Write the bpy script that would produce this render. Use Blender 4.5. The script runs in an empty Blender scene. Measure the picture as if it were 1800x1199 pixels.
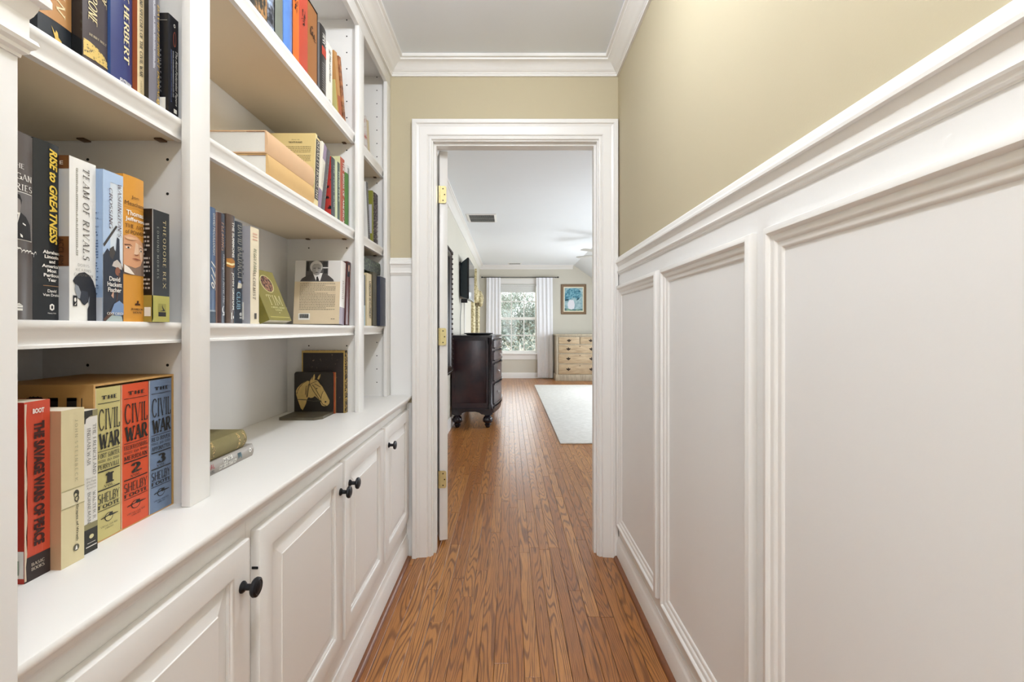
import bpy, bmesh, math, random
from mathutils import Vector, Matrix, noise
random.seed(7)
R = math.radians
sc = bpy.context.scene
COL = sc.collection
# ---------------------------------------------------------------- camera (frame 1800 x 1199)
F, CX, CY, H = 800.0, 895.0, 577.0, 1.116          # focal px, vanishing point, eye height
def YX(px, X): return F * abs(X) / abs(CX - px)     # depth of a point on the plane x = X seen at column px
cam = bpy.data.cameras.new('camera'); cam_o = bpy.data.objects.new('camera', cam); COL.objects.link(cam_o)
cam.sensor_fit = 'HORIZONTAL'; cam.sensor_width = 36; cam.lens = 36 * F / 1800
cam.shift_x = (900 - CX) / 1800; cam.shift_y = -(599.5 - CY) / 1800
cam.clip_start = .02; cam.clip_end = 200
cam_o.location = (0, 0, H); cam_o.rotation_euler = (R(90), 0, 0); sc.camera = cam_o
# ---------------------------------------------------------------- sky, daylight, added hall fill, exposure
w = bpy.data.worlds.new('overcast_sky'); sc.world = w; w.use_nodes = True
wb = w.node_tree.nodes['Background']; wb.inputs[0].default_value = (.93, .97, 1.0, 1); wb.inputs[1].default_value = 3.3
sc.view_settings.view_transform = 'Standard'; sc.view_settings.look = 'None'
sc.view_settings.gamma = 1; sc.view_settings.use_curve_mapping = False
sc.view_settings.exposure = 0.66
LAMP_COL, SKY_COL = (.92, .99, 1.10), (.88, .96, 1.06)
cy = sc.cycles; cy.max_bounces = 6; cy.diffuse_bounces = 4; cy.glossy_bounces = 3; cy.transmission_bounces = 4; cy.transparent_max_bounces = 8
cy.adaptive_threshold = .05; cy.caustics_reflective = False; cy.caustics_refractive = False
LAMP_HALL, FILL_LAMP_NEAR, FILL_LAMP_BACK, DAY_SIDE, FILL_BACK = 9.8, 14.0, 9.0, 40.0, 190.0  # near and back lamps and the hall-end light are added fill
def area(name, loc, rot, sx, sy, power, col):
    l = bpy.data.lights.new(name, 'AREA'); l.shape = 'RECTANGLE'; l.size = sx; l.size_y = sy
    l.energy = power; l.color = col
    o = bpy.data.objects.new(name, l); COL.objects.link(o); o.location = loc; o.rotation_euler = rot
    return o
area('daylight_dormer_near', (2.72, 5.0, 1.15), (0, R(90), 0), 1.0, 1.6, DAY_SIDE, SKY_COL)
area('daylight_dormer_far', (2.72, 7.9, 1.15), (0, R(90), 0), 1.0, 1.6, DAY_SIDE, SKY_COL)
area('hall_end_fill', (0.03, -3.06, 1.25), (R(90), 0, R(180)), .8, 1.8, FILL_BACK, (.82, .95, 1.12))  # fill light added behind the camera, at an unseen hall-end window
# ---------------------------------------------------------------- materials
def lin(c): return c / 12.92 if c <= .04045 else ((c + .055) / 1.055) ** 2.4
def rgb(h):
    if isinstance(h, str): h = tuple(int(h[i:i + 2], 16) / 255 for i in (0, 2, 4))
    return tuple(lin(c) for c in h) + (1,)
MATS = {}
def mat(name, col, rough=.5, metal=0, var=.04, vs=30, bump=0, bs=200, emit=None, spec=.5, stretch=None):
    if name in MATS: return MATS[name]
    m = bpy.data.materials.new(name); m.use_nodes = True; nt = m.node_tree; N = nt.nodes; L = nt.links
    b = N['Principled BSDF']; c = rgb(col)
    b.inputs['Roughness'].default_value = rough; b.inputs['Metallic'].default_value = metal
    b.inputs['Specular IOR Level'].default_value = spec
    b.inputs['Base Color'].default_value = c
    tc = N.new('ShaderNodeTexCoord')
    src = tc.outputs['Object']
    if stretch:
        mp = N.new('ShaderNodeMapping'); mp.inputs['Scale'].default_value = stretch
        L.new(src, mp.inputs[0]); src = mp.outputs[0]
    if var:
        n = N.new('ShaderNodeTexNoise'); n.inputs['Scale'].default_value = vs; n.inputs['Detail'].default_value = 3
        L.new(src, n.inputs['Vector'])
        mx = N.new('ShaderNodeMix'); mx.data_type = 'RGBA'
        mx.inputs[6].default_value = tuple(max(0, x * (1 - var)) for x in c[:3]) + (1,)
        mx.inputs[7].default_value = tuple(min(1, x * (1 + var)) for x in c[:3]) + (1,)
        L.new(n.outputs['Fac'], mx.inputs[0]); L.new(mx.outputs[2], b.inputs['Base Color'])
    if bump:
        n2 = N.new('ShaderNodeTexNoise'); n2.inputs['Scale'].default_value = bs; n2.inputs['Detail'].default_value = 2
        L.new(src, n2.inputs['Vector'])
        bp = N.new('ShaderNodeBump'); bp.inputs['Strength'].default_value = bump; bp.inputs['Distance'].default_value = .002
        L.new(n2.outputs['Fac'], bp.inputs['Height']); L.new(bp.outputs[0], b.inputs['Normal'])
    if emit:
        b.inputs['Emission Color'].default_value = rgb(emit[0]); b.inputs['Emission Strength'].default_value = emit[1]
    MATS[name] = m
    return m
def speckle(name, a, b_, scale, lo=.45, hi=.55, rough=.5, metal=0, detail=4, c3=None, stretch=None):
    if name in MATS: return MATS[name]
    m = bpy.data.materials.new(name); m.use_nodes = True; nt = m.node_tree; N = nt.nodes; L = nt.links
    b = N['Principled BSDF']; b.inputs['Roughness'].default_value = rough; b.inputs['Metallic'].default_value = metal
    tc = N.new('ShaderNodeTexCoord'); n = N.new('ShaderNodeTexNoise')
    n.inputs['Scale'].default_value = scale; n.inputs['Detail'].default_value = detail
    src = tc.outputs['Object']
    if stretch:
        mp = N.new('ShaderNodeMapping'); mp.inputs['Scale'].default_value = stretch
        L.new(src, mp.inputs[0]); src = mp.outputs[0]
    L.new(src, n.inputs['Vector'])
    r = N.new('ShaderNodeValToRGB'); r.color_ramp.elements[0].position = lo; r.color_ramp.elements[1].position = hi
    r.color_ramp.elements[0].color = rgb(a); r.color_ramp.elements[1].color = rgb(b_)
    if c3:
        e = r.color_ramp.elements.new((lo + hi) / 2); e.color = rgb(c3)
    L.new(n.outputs['Fac'], r.inputs[0]); L.new(r.outputs[0], b.inputs['Base Color'])
    MATS[name] = m
    return m
WHITE = mat('white_gloss_trim_paint', 'f0ede8', .34, var=.012, vs=4)
WALLW = mat('white_satin_wainscot_paint', 'efedea', .42, var=.012, vs=3, bump=.05, bs=150)
TAN = mat('tan_wall_paint', 'c3b799', .8, var=.02, vs=3, bump=.08, bs=260)
GREIGE = mat('greige_bedroom_wall_paint', 'd6d1c3', .8, var=.02, vs=3, bump=.06, bs=240)
CEIL = mat('white_ceiling_paint', 'edf0f2', .9, var=.012, vs=3, bump=.06, bs=200)
ALMOND = mat('tan_shelf_board', 'e4d4b8', .55, var=.02, vs=6)  # tan board that shows on the underside; its top is covered white
BRONZE = mat('dark_bronze', '2b2b2e', .38, .75, var=.25, vs=90)
BRASS = mat('aged_brass', 'd9c992', .3, .85, var=.1, vs=120)
DARK = mat('black_void', '14130f', .7, var=0)
PAGE = mat('cream_paper', 'e9dfc9', .85, var=.08, vs=1, stretch=(900, 900, 6))
PAGEW = mat('white_paper', 'e6e1d7', .85, var=.06, vs=1, stretch=(900, 900, 6))
def ink(hexc, rough=.55, metal=0): return mat('ink_' + hexc + ('_foil' if metal else ''), hexc, rough, metal, var=0)
BLACK = ink('17161a'); WHT = ink('f1ede4'); GOLD = mat('gold_foil', 'e2bd62', .4, .25, var=.06, vs=200)
def oak(name, light, dark, line):
    m = bpy.data.materials.new(name); m.use_nodes = True; nt = m.node_tree; N = nt.nodes; L = nt.links
    b = N['Principled BSDF']; b.inputs['Roughness'].default_value = .29; b.inputs['Specular IOR Level'].default_value = .75
    g = N.new('ShaderNodeNewGeometry'); at = N.new('ShaderNodeAttribute'); at.attribute_name = 'rnd'
    off = N.new('ShaderNodeMath'); off.operation = 'MULTIPLY'; off.inputs[1].default_value = 61
    L.new(at.outputs['Fac'], off.inputs[0])
    cmb = N.new('ShaderNodeCombineXYZ'); L.new(off.outputs[0], cmb.inputs['Z']); L.new(off.outputs[0], cmb.inputs['X'])
    mp = N.new('ShaderNodeMapping'); mp.inputs['Scale'].default_value = (1, .07, 1); L.new(g.outputs['Position'], mp.inputs[0])
    ad = N.new('ShaderNodeVectorMath'); ad.operation = 'ADD'; L.new(mp.outputs[0], ad.inputs[0]); L.new(cmb.outputs[0], ad.inputs[1])
    n = N.new('ShaderNodeTexNoise'); n.inputs['Scale'].default_value = 13; n.inputs['Detail'].default_value = 1.2; n.inputs['Roughness'].default_value = .45
    L.new(ad.outputs[0], n.inputs['Vector'])
    k = N.new('ShaderNodeMath'); k.operation = 'MULTIPLY'; k.inputs[1].default_value = 150; L.new(n.outputs['Fac'], k.inputs[0])
    s = N.new('ShaderNodeMath'); s.operation = 'SINE'; L.new(k.outputs[0], s.inputs[0])
    r = N.new('ShaderNodeValToRGB'); r.color_ramp.elements[0].position = .0; r.color_ramp.elements[1].position = .45
    r.color_ramp.elements[0].color = (0, 0, 0, 1); r.color_ramp.elements[1].color = (1, 1, 1, 1)
    mr = N.new('ShaderNodeMapRange'); mr.inputs['From Min'].default_value = -1; L.new(s.outputs[0], mr.inputs['Value']); L.new(mr.outputs[0], r.inputs[0])
    # fine pores along the board
    mp2 = N.new('ShaderNodeMapping'); mp2.inputs['Scale'].default_value = (420, 9, 1); L.new(g.outputs['Position'], mp2.inputs[0])
    n2 = N.new('ShaderNodeTexNoise'); n2.inputs['Scale'].default_value = 1; n2.inputs['Detail'].default_value = 2; L.new(mp2.outputs[0], n2.inputs['Vector'])
    r2 = N.new('ShaderNodeValToRGB'); r2.color_ramp.elements[0].position = .36; r2.color_ramp.elements[1].position = .5
    L.new(n2.outputs['Fac'], r2.inputs[0])
    tone = N.new('ShaderNodeMix'); tone.data_type = 'RGBA'; tone.inputs[6].default_value = rgb(light); tone.inputs[7].default_value = rgb(dark)
    L.new(at.outputs['Fac'], tone.inputs[0])
    a1 = N.new('ShaderNodeMix'); a1.data_type = 'RGBA'; a1.inputs[6].default_value = rgb(line)
    L.new(r.outputs[0], a1.inputs[0]); L.new(tone.outputs[2], a1.inputs[7])
    half = N.new('ShaderNodeMapRange'); half.inputs['To Min'].default_value = .6; L.new(r2.outputs[0], half.inputs['Value'])
    a2 = N.new('ShaderNodeMix'); a2.data_type = 'RGBA'; a2.blend_type = 'MULTIPLY'; a2.inputs[0].default_value = 1
    L.new(a1.outputs[2], a2.inputs[6]); L.new(half.outputs[0], a2.inputs[7]); L.new(a2.outputs[2], b.inputs['Base Color'])
    bp = N.new('ShaderNodeBump'); bp.inputs['Strength'].default_value = .12; bp.inputs['Distance'].default_value = .001
    L.new(r.outputs[0], bp.inputs['Height']); L.new(bp.outputs[0], b.inputs['Normal'])
    return m
OAK = oak('red_oak_strip_floor', 'c48748', 'a5662f', '835028')
SHOE = mat('stained_oak_shoe_moulding', '7c4a29', .35, var=.2, vs=40)
# ---------------------------------------------------------------- mesh helpers
def obj(name, verts, faces, mats, parent=None, midx=None, smooth=None, loc=None, rot=None):
    me = bpy.data.meshes.new(name); me.from_pydata([tuple(v) for v in verts], [], faces)
    if not isinstance(mats, (list, tuple)): mats = [mats]
    for m in mats: me.materials.append(m)
    if midx: me.polygons.foreach_set('material_index', midx)
    bm = bmesh.new(); bm.from_mesh(me); bmesh.ops.recalc_face_normals(bm, faces=bm.faces[:]); bm.to_mesh(me); bm.free()
    if smooth is not None:
        me.polygons.foreach_set('use_smooth', [True] * len(me.polygons)); me.set_sharp_from_angle(angle=R(smooth))
    me.update()
    o = bpy.data.objects.new(name, me); COL.objects.link(o)
    if parent: o.parent = parent
    if loc: o.location = loc
    if rot: o.rotation_euler = rot
    return o
def flat(name, verts, faces, mats, parent=None, midx=None):      # printed decal: keep the given winding
    me = bpy.data.meshes.new(name); me.from_pydata([tuple(v) for v in verts], [], faces)
    if not isinstance(mats, (list, tuple)): mats = [mats]
    for m in mats: me.materials.append(m)
    if midx: me.polygons.foreach_set('material_index', midx)
    o = bpy.data.objects.new(name, me); COL.objects.link(o)
    if parent: o.parent = parent
    return o
class MB:
    def __init__(s): s.v = []; s.f = []; s.m = []
    def add(s, v, f, m=0):
        b = len(s.v); s.v += [tuple(p) for p in v]; s.f += [tuple(i + b for i in q) for q in f]; s.m += [m] * len(f); return s
    def box(s, x0, x1, y0, y1, z0, z1, m=0, ch=0):
        if ch:
            bm = bmesh.new(); bmesh.ops.create_cube(bm, size=1)
            for v in bm.verts: v.co = ((x0 + x1) / 2 + v.co.x * (x1 - x0), (y0 + y1) / 2 + v.co.y * (y1 - y0), (z0 + z1) / 2 + v.co.z * (z1 - z0))
            bmesh.ops.bevel(bm, geom=bm.edges[:], offset=ch, segments=2, affect='EDGES', profile=.5)
            bm.verts.index_update()
            s.add([v.co[:] for v in bm.verts], [[v.index for v in f.verts] for f in bm.faces], m); bm.free(); return s
        return s.add([(x0, y0, z0), (x1, y0, z0), (x1, y1, z0), (x0, y1, z0), (x0, y0, z1), (x1, y0, z1), (x1, y1, z1), (x0, y1, z1)],
                     [(0, 3, 2, 1), (4, 5, 6, 7), (0, 1, 5, 4), (1, 2, 6, 5), (2, 3, 7, 6), (3, 0, 4, 7)], m)
    def lathe(s, prof, c=(0, 0, 0), axis='z', n=24, m=0):
        v = []; f = []
        for r, h in prof:
            for i in range(n):
                a = 2 * math.pi * i / n; p = (r * math.cos(a), r * math.sin(a), h)
                if axis == 'x': p = (p[2], p[0], p[1])
                if axis == 'y': p = (p[0], p[2], p[1])
                v.append((p[0] + c[0], p[1] + c[1], p[2] + c[2]))
        for j in range(len(prof) - 1):
            for i in range(n): f.append((j * n + i, j * n + (i + 1) % n, (j + 1) * n + (i + 1) % n, (j + 1) * n + i))
        f.append(tuple(range(n))); f.append(tuple((len(prof) - 1) * n + i for i in range(n)))
        return s.add(v, f, m)
    def tube(s, pts, r, n=8, m=0, r1=None):
        pts = [Vector(p) for p in pts]; v = []; f = []
        for i, p in enumerate(pts):
            d = (pts[min(i + 1, len(pts) - 1)] - pts[max(i - 1, 0)]).normalized()
            a = d.orthogonal().normalized(); b = d.cross(a)
            rr = r if r1 is None else r + (r1 - r) * i / (len(pts) - 1)
            for k in range(n):
                t = 2 * math.pi * k / n; v.append(p + (a * math.cos(t) + b * math.sin(t)) * rr)
        for i in range(len(pts) - 1):
            for k in range(n): f.append((i * n + k, i * n + (k + 1) % n, (i + 1) * n + (k + 1) % n, (i + 1) * n + k))
        f.append(tuple(range(n))); f.append(tuple((len(pts) - 1) * n + k for k in range(n)))
        return s.add(v, f, m)
    def sweep(s, path, prof, mp, closed=False, m=0):
        # path: 2D points; prof: closed polygon of (offset to the left of the path, height); mp(u, v, h) -> world
        n = len(path); P = [Vector(p) for p in path]; v = []; f = []; k = len(prof)
        for i in range(n):
            def nrm(a, b): d = (P[b] - P[a]).normalized(); return Vector((-d.y, d.x))
            if closed: n1 = nrm((i - 1) % n, i); n2 = nrm(i, (i + 1) % n)
            else: n1 = nrm(max(i - 1, 0), max(i, 1)); n2 = nrm(min(i, n - 2), min(i + 1, n - 1))
            mt = (n1 + n2) / (1 + n1.dot(n2))
            for o, h in prof: q = P[i] + mt * o; v.append(mp(q.x, q.y, h))
        for i in range(n if closed else n - 1):
            j = (i + 1) % n
            for a in range(k): f.append((i * k + a, i * k + (a + 1) % k, j * k + (a + 1) % k, j * k + a))
        if not closed: f.append(tuple(range(k))); f.append(tuple((n - 1) * k + a for a in range(k)))
        return s.add(v, f, m)
    def prism(s, poly, mp, h0, h1, m=0):
        k = len(poly); v = [mp(p[0], p[1], h0) for p in poly] + [mp(p[0], p[1], h1) for p in poly]
        f = [tuple(range(k)), tuple(range(k, 2 * k))] + [(i, (i + 1) % k, k + (i + 1) % k, k + i) for i in range(k)]
        return s.add(v, f, m)
    def build(s, name, mats, parent=None, smooth=None, loc=None, rot=None):
        return obj(name, s.v, s.f, mats, parent, s.m, smooth, loc, rot)
def tag(o, label=None, cat=None, group=None, kind=None):
    if label: o['label'] = label
    if cat: o['category'] = cat
    if group: o['group'] = group
    if kind: o['kind'] = kind
    return o
def empty(name, loc=(0, 0, 0), rot=(0, 0, 0)):
    o = bpy.data.objects.new(name, None); COL.objects.link(o); o.location = loc; o.rotation_euler = rot; o.empty_display_size = .05
    return o
def struct(o, label=None): o['kind'] = 'structure'; (label and o.__setitem__('label', label)); return o
def bx(name, m, *a, ch=0, parent=None): return MB().box(*a, ch=ch).build(name, m, parent, smooth=30 if ch else None)
# ---------------------------------------------------------------- dimensions
XR, XLW, YE = .535, -.468, .4275          # right wall, left stub wall, its end
XF, XB = -.583, -.8717                     # bookcase face, back panel
YD, YD2 = 2.235, 2.345                     # door wall
ZC = 2.4225
XBL, YBF, ZBC, XBR = -.66, 10.16, 2.52, 2.65   # bedroom left wall, far wall, ceiling, knee wall
YH0 = -3.0
# ---------------------------------------------------------------- floor of separate strips
floor = MB().box(-1.0, XBR + .1, YH0 - .1, YBF + .1, -.08, -.010).build('floor', OAK)
struct(floor, 'red oak strip floor running through hall and bedroom')
PW = .0505
def plank_geo(x0, x1, y0, y1):
    c = .0008; g = .0006
    x0 += g; x1 -= g; y0 += g; y1 -= g
    return ([(x0, y0, -.0099), (x1, y0, -.0099), (x1, y1, -.0099), (x0, y1, -.0099), (x0, y0, -c), (x1, y0, -c), (x1, y1, -c), (x0, y1, -c),
             (x0 + c, y0 + c, 0), (x1 - c, y0 + c, 0), (x1 - c, y1 - c, 0), (x0 + c, y1 - c, 0)],
            [(0, 1, 5, 4), (1, 2, 6, 5), (2, 3, 7, 6), (3, 0, 4, 7), (4, 5, 9, 8), (5, 6, 10, 9), (6, 7, 11, 10), (7, 4, 8, 11), (8, 9, 10, 11)])
def set_rnd(o, vals):
    at = o.data.attributes.new('rnd', 'FLOAT', 'FACE'); at.data.foreach_set('value', vals)
set_rnd(floor, [.5] * len(floor.data.polygons))
rest = MB(); rest_r = []
nplank = 0
for c in range(int(-.95 / PW) - 1, int(XBR / PW) + 1):
    x0 = c * PW; y = YH0 - random.random()
    while y < YBF:
        ln = random.uniform(.45, 1.5); y0 = max(y, YH0); y1 = min(y + ln, YBF); y += ln
        if y1 - y0 < .02: continue
        v, f = plank_geo(x0, x0 + PW, y0, y1); rv = random.random()
        if y1 > 1.0 and y0 < 4.6 and abs(x0 + PW / 2 - .02) < .66 and not (x0 < -.5 and y0 < 2.2) and not (x0 > .53 and y0 < 2.2):
            o = flat('plank', v, f, OAK, floor); set_rnd(o, [rv] * len(f)); nplank += 1
        else:
            rest.add(v, f); rest_r += [rv] * len(f)
ro = flat('plank_field', rest.v, rest.f, OAK, floor); set_rnd(ro, rest_r); ro['kind'] = 'stuff'
# ---------------------------------------------------------------- hall shell
struct(bx('wall_right', TAN, XR, XR + .12, YH0, YD, 0, ZC + .1), 'tan painted right wall above white wainscot')
struct(bx('wall_left', TAN, -1.0, XLW, YH0, YE, 0, ZC + .1), 'end of left wall beside the bookcase')
struct(bx('wall_left_behind_bookcase', TAN, -1.0, XB - .012, YE, YD, 0, ZC + .1))
back = MB().box(-1.0, -.37, YH0 - .1, YH0, 0, ZC + .1).box(.43, XR + .12, YH0 - .1, YH0, 0, ZC + .1).box(-.37, .43, YH0 - .1, YH0, 0, .35).box(-.37, .43, YH0 - .1, YH0, 2.15, ZC + .1).build('wall_back', TAN)
struct(back, 'tan wall at the near end of the hall')
JL, JR, JT = -.3935, .451, 2.053            # rough opening
dw = MB().box(-1.0, JL, YD, YD2, 0, ZC + .1).box(JR, XR + .12, YD, YD2, 0, ZC + .1).box(JL, JR, YD, YD2, JT, ZC + .1)
struct(dw.build('wall_door', TAN), 'tan wall around the bedroom doorway')
struct(bx('ceiling', CEIL, -1.0, XR + .12, YH0 - .1, YD, ZC, ZC + .1), 'white hall ceiling')
# wainscot boards
struct(bx('wainscot_right', WALLW, XR - .003, XR, YH0, YD, 0, 1.40), 'white wainscot board on right wall')
struct(bx('wainscot_left', WALLW, XLW, XLW + .003, YH0, YE, 0, 1.40))
struct(bx('wainscot_left_end', WALLW, XB, XLW + .003, YE, YE + .003, 0, 1.40))
struct(bx('wainscot_door', WALLW, XF + .001, -.472, YD - .003, YD, .7885, 1.40))
struct(bx('wainscot_door_low', WALLW, -.5025, -.468, YD - .006, YD, 0, .7505))
RAIL = [(0, 1.461), (.005, 1.461), (.0065, 1.4575), (.010, 1.455), (.0105, 1.4495), (.0145, 1.447), (.015, 1.4415), (.0175, 1.4395), (.0195, 1.4345), (.0195, 1.4285),
        (.0135, 1.4265), (.0125, 1.4215), (.0105, 1.4155), (.0085, 1.4115), (.0085, 1.3925), (.0125, 1.3915), (.0135, 1.388), (.0120, 1.3845), (.009, 1.3815), (.0085, 1.378), (.005, 1.3755), (.0045, 1.3725), (0, 1.3725)]
mz = lambda u, v, h: (u, v, h)
struct(MB().sweep([(XR, YH0), (XR, YD)], RAIL, mz).build('trim_1', WHITE, smooth=20), 'white moulded chair rail along the right wall')
struct(MB().sweep([(XF, YE), (XLW, YE), (XLW, YH0)], RAIL, mz).build('trim_2', WHITE, smooth=20), 'white chair rail returning round the left wall end')
struct(MB().sweep([(-.472, YD), (XF + .001, YD)], RAIL, mz).build('trim_3', WHITE, smooth=20), 'short chair rail between bookcase and door casing')
BASE = [(0, 0), (.0125, 0), (.0125, .078), (.0105, .083), (.0105, .088), (.0075, .092), (.007, .099), (.0045, .106), (.004, .113), (0, .113)]
SHP = [(.0125, 0), (.028, 0), (.027, .006), (.0235, .012), (.018, .016), (.0125, .017)]
struct(MB().sweep([(XR - .003, YH0), (XR - .003, YD - .034)], BASE, mz).build('baseboard_right', WHITE, smooth=40))
struct(MB().sweep([(XR - .003, YH0), (XR - .003, YD - .036)], SHP, mz).build('trim_4', SHOE, smooth=40), 'stained wood shoe moulding along right baseboard')
struct(MB().sweep([(-.5025, YD), (-.5025, YE), (XLW + .003, YE), (XLW + .003, YH0)], BASE, mz).build('baseboard_left', WHITE, smooth=40))
struct(MB().sweep([(-.5025, YD - .036), (-.5025, YE), (XLW + .003, YE), (XLW + .003, YH0)], SHP, mz).build('trim_5', SHOE, smooth=40), 'stained wood shoe moulding under the cabinets')
# picture-frame panel mouldings
PAN = [(0, 0), (0, .010), (.003, .0165), (.009, .019), (.0155, .019), (.019, .0165), (.021, .012), (.029, .0115), (.033, .0095), (.036, .006), (.044, .0055), (.048, .003), (.0495, 0)]
mr_ = lambda u, v, h: (XR - .003 - h, u, v)
k = 6
for y0, y1 in ((1.605, 2.19), (.977, 1.561), (.345, .927), (-.287, .295), (-.92, -.335)):
    struct(MB().sweep([(y0, .162), (y1, .162), (y1, 1.320), (y0, 1.320)], PAN, mr_, closed=True).build('trim_%d' % k, WHITE, smooth=35),
           ['white panel moulding frame beside the doorway', 'white panel moulding frame in mid wall', 'white panel moulding frame nearest the camera', 'white panel moulding frame behind the camera', 'white panel moulding frame farther behind the camera'][k - 6]); k += 1
ml_ = lambda u, v, h: (XLW + .003 + h, u, v)
struct(MB().sweep([(-.3, .162), (-.3, 1.32), (.375, 1.32), (.375, .162)][::-1], PAN, ml_, closed=True).build('trim_%d' % k, WHITE, smooth=35), 'white panel moulding on left wall end'); k += 1
CROWN = [(0, 2.349), (.010, 2.349), (.0105, 2.3575), (.014, 2.3595), (.0145, 2.3635), (.021, 2.3675), (.028, 2.377), (.040, 2.389), (.054, 2.397), (.064, 2.4005), (.0655, 2.4065), (.0755, 2.4085), (.0755, ZC), (0, ZC)]
struct(MB().sweep([(XR, YH0), (XR, YD), (XF, YD), (XF, YE), (XLW, YE), (XLW, YH0)], CROWN, mz).build('trim_%d' % k, WHITE, smooth=40), 'white crown moulding round the hall ceiling'); k += 1
# ---------------------------------------------------------------- doorway: casing, jamb, door
CAS = [(0, 0), (0, .030), (.003, .034), (.018, .034), (.0215, .031), (.023, .0255), (.030, .0235), (.034, .0215), (.036, .0225), (.070, .0185), (.074, .0155), (.0765, .0105), (.080, .0125), (.085, .0135), (.0905, .0115), (.0925, .008), (.0925, 0)]
md = lambda u, v, h: (u, YD - h, v)
struct(MB().sweep([(-.472, 0), (-.472, 2.131), (.5295, 2.131), (.5295, 0)], [(-o, h) for o, h in CAS], md).build('trim_%d' % k, WHITE, smooth=14), 'white moulded door casing facing the hall'); k += 1
mdb = lambda u, v, h: (u, YD2 + h, v)
struct(MB().sweep([(-.472, 0), (-.472, 2.131), (.5295, 2.131), (.5295, 0)], [(-o, h) for o, h in CAS], mdb).build('trim_%d' % k, WHITE, smooth=40), 'white door casing on the bedroom side'); k += 1
d1 = struct(empty('door_1', (0, YD2, 0)), 'white hinged door folded back into the bedroom')
J = .02
jm = MB()
jm.box(JL, JL + J, YD - .002, YD2 + .002, 0, JT).box(JR - J, JR, YD - .002, YD2 + .002, 0, JT).box(JL + J, JR - J, YD - .002, YD2 + .002, JT - J, JT)
jm.box(JL + J, JL + J + .011, YD + .025, YD2 - .045, 0, JT - J).box(JR - J - .011, JR - J, YD + .025, YD2 - .045, 0, JT - J).box(JL + J + .011, JR - J - .011, YD + .025, YD2 - .045, JT - J - .011, JT - J)
jo = jm.build('jamb', WHITE, d1); jo.matrix_parent_inverse = Matrix.Translation((0, -YD2, 0))
slab = MB().box(0, .042, 0, .80, .018, 2.035, ch=.002).build('slab', WHITE, d1, smooth=30, loc=(-.3600, .008, 0), rot=(0, 0, R(16)))
for fx, sgn in ((.042, 1), (0, -1)):
    for z0, z1 in ((.22, .86), (1.0, 1.86)):
        for y0, y1 in ((.11, .36), (.44, .69)):
            mp_ = (lambda fx, sgn: (lambda u, v, h: (fx + sgn * h, u, v)))(fx, sgn)
            MB().sweep([(y0, z0), (y1, z0), (y1, z1), (y0, z1)], [(0, -.002), (0, .004), (.012, .006), (.022, -.002)], mp_, closed=True).build('panel_moulding', WHITE, slab, smooth=40)
for s in (1, -1):
    MB().lathe([(.03, 0), (.03, .006), (.011, .012), (.011, .035), (.026, .045), (.028, .058), (.018, .068), (.001, .07)], axis='x').build('door_knob', BRASS, slab, smooth=40,
        loc=(.042 if s > 0 else 0, .735, .96), rot=(0, 0, 0 if s > 0 else R(180)))
for z in (1.806, 1.072, .335):
    hg = MB(); c = .010; hw, hh = .034, .0445
    arc = [(hw - c + c * math.sin(t), hh - c + c * math.cos(t)) for t in [R(a) for a in range(0, 91, 15)]]
    hg.prism([(0, hh)] + arc + [(a, -b) for a, b in arc[::-1]] + [(0, -hh)], lambda u, v, h: (u, -h, v), 0, .0022)
    for zz in (-.036, -.018, 0, .018, .036): hg.lathe([(.0045, -.0085), (.0045, .0085)], c=(-.003, -.003, zz), n=12)
    ho = hg.build('hinge', BRASS, d1, smooth=35, loc=(-.3585, .0065, z))
    sw = MB()
    for u, v in ((.017, .030), (.025, 0), (.017, -.030)): sw.lathe([(.0035, 0), (.0035, .0012), (.001, .0016)], c=(u, -.0034, v), axis='y', n=10)
    sw.build('screws', mat('dark_screw', '3a3226', .4, .7), ho)
# ---------------------------------------------------------------- base cabinets and worktop
def door_front(parent, y0, y1, z0, z1, knob_y, hinge=False):
    X0 = -.5025; mp_ = lambda u, v, h: (X0 + h, u, v)
    fr = [(0, 0), (0, .015), (.0015, .0172), (.004, .018), (.047, .018), (.050, .0168), (.0525, .013), (.0555, .012), (.0555, 0)]
    d = MB().sweep([(y0, z0), (y1, z0), (y1, z1), (y0, z1)], fr, mp_, closed=True).build('door', WHITE, parent, smooth=35)
    a, b = .0555, .090
    def ring(o, h): return [mp_(y0 + o, z0 + o, h), mp_(y1 - o, z0 + o, h), mp_(y1 - o, z1 - o, h), mp_(y0 + o, z1 - o, h)]
    v = ring(a, .0) + ring(a, .0065) + ring(b, .0145) + ring(b + .0012, .0165)
    f = [(i + j * 4, (i + 1) % 4 + j * 4, (i + 1) % 4 + j * 4 + 4, i + j * 4 + 4) for j in range(3) for i in range(4)] + [(12, 13, 14, 15), (3, 2, 1, 0)]
    obj('raised_panel', v, f, WHITE, d)
    MB().lathe([(.0105, 0), (.0105, .002), (.0085, .0045), (.0058, .007), (.0055, .017), (.008, .020), (.0155, .0215), (.0172, .0245), (.0165, .0285), (.0125, .0305), (.011, .0298), (.006, .0312), (.001, .0318)],
               c=(X0 + .018, knob_y, .646), axis='x', n=28).build('knob', BRONZE, d, smooth=35)
    if hinge:
        MB().box(X0 + .002, X0 + .0145, y0 - .0012, y0 + .001, .6475, .6525, ch=.0008).box(X0 + .005, X0 + .012, y0 - .0016, y0, .6485, .6512).build('catch', BRONZE, d)
    return d
CG = 'white base cabinets under the bookcase'
cabs = [('white base cabinet nearest the camera with one round dark knob', YE, .868, [(.44, .8518, .826, False)]),
        ('white double-door base cabinet in the middle with two dark knobs', .868, 1.775, [(.885, 1.3285, 1.306, True), (1.3485, 1.765, 1.381, False)]),
        ('white narrow base cabinet next to the doorway with one dark knob', 1.775, YD, [(1.789, 2.2045, 1.830, False)])]
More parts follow.
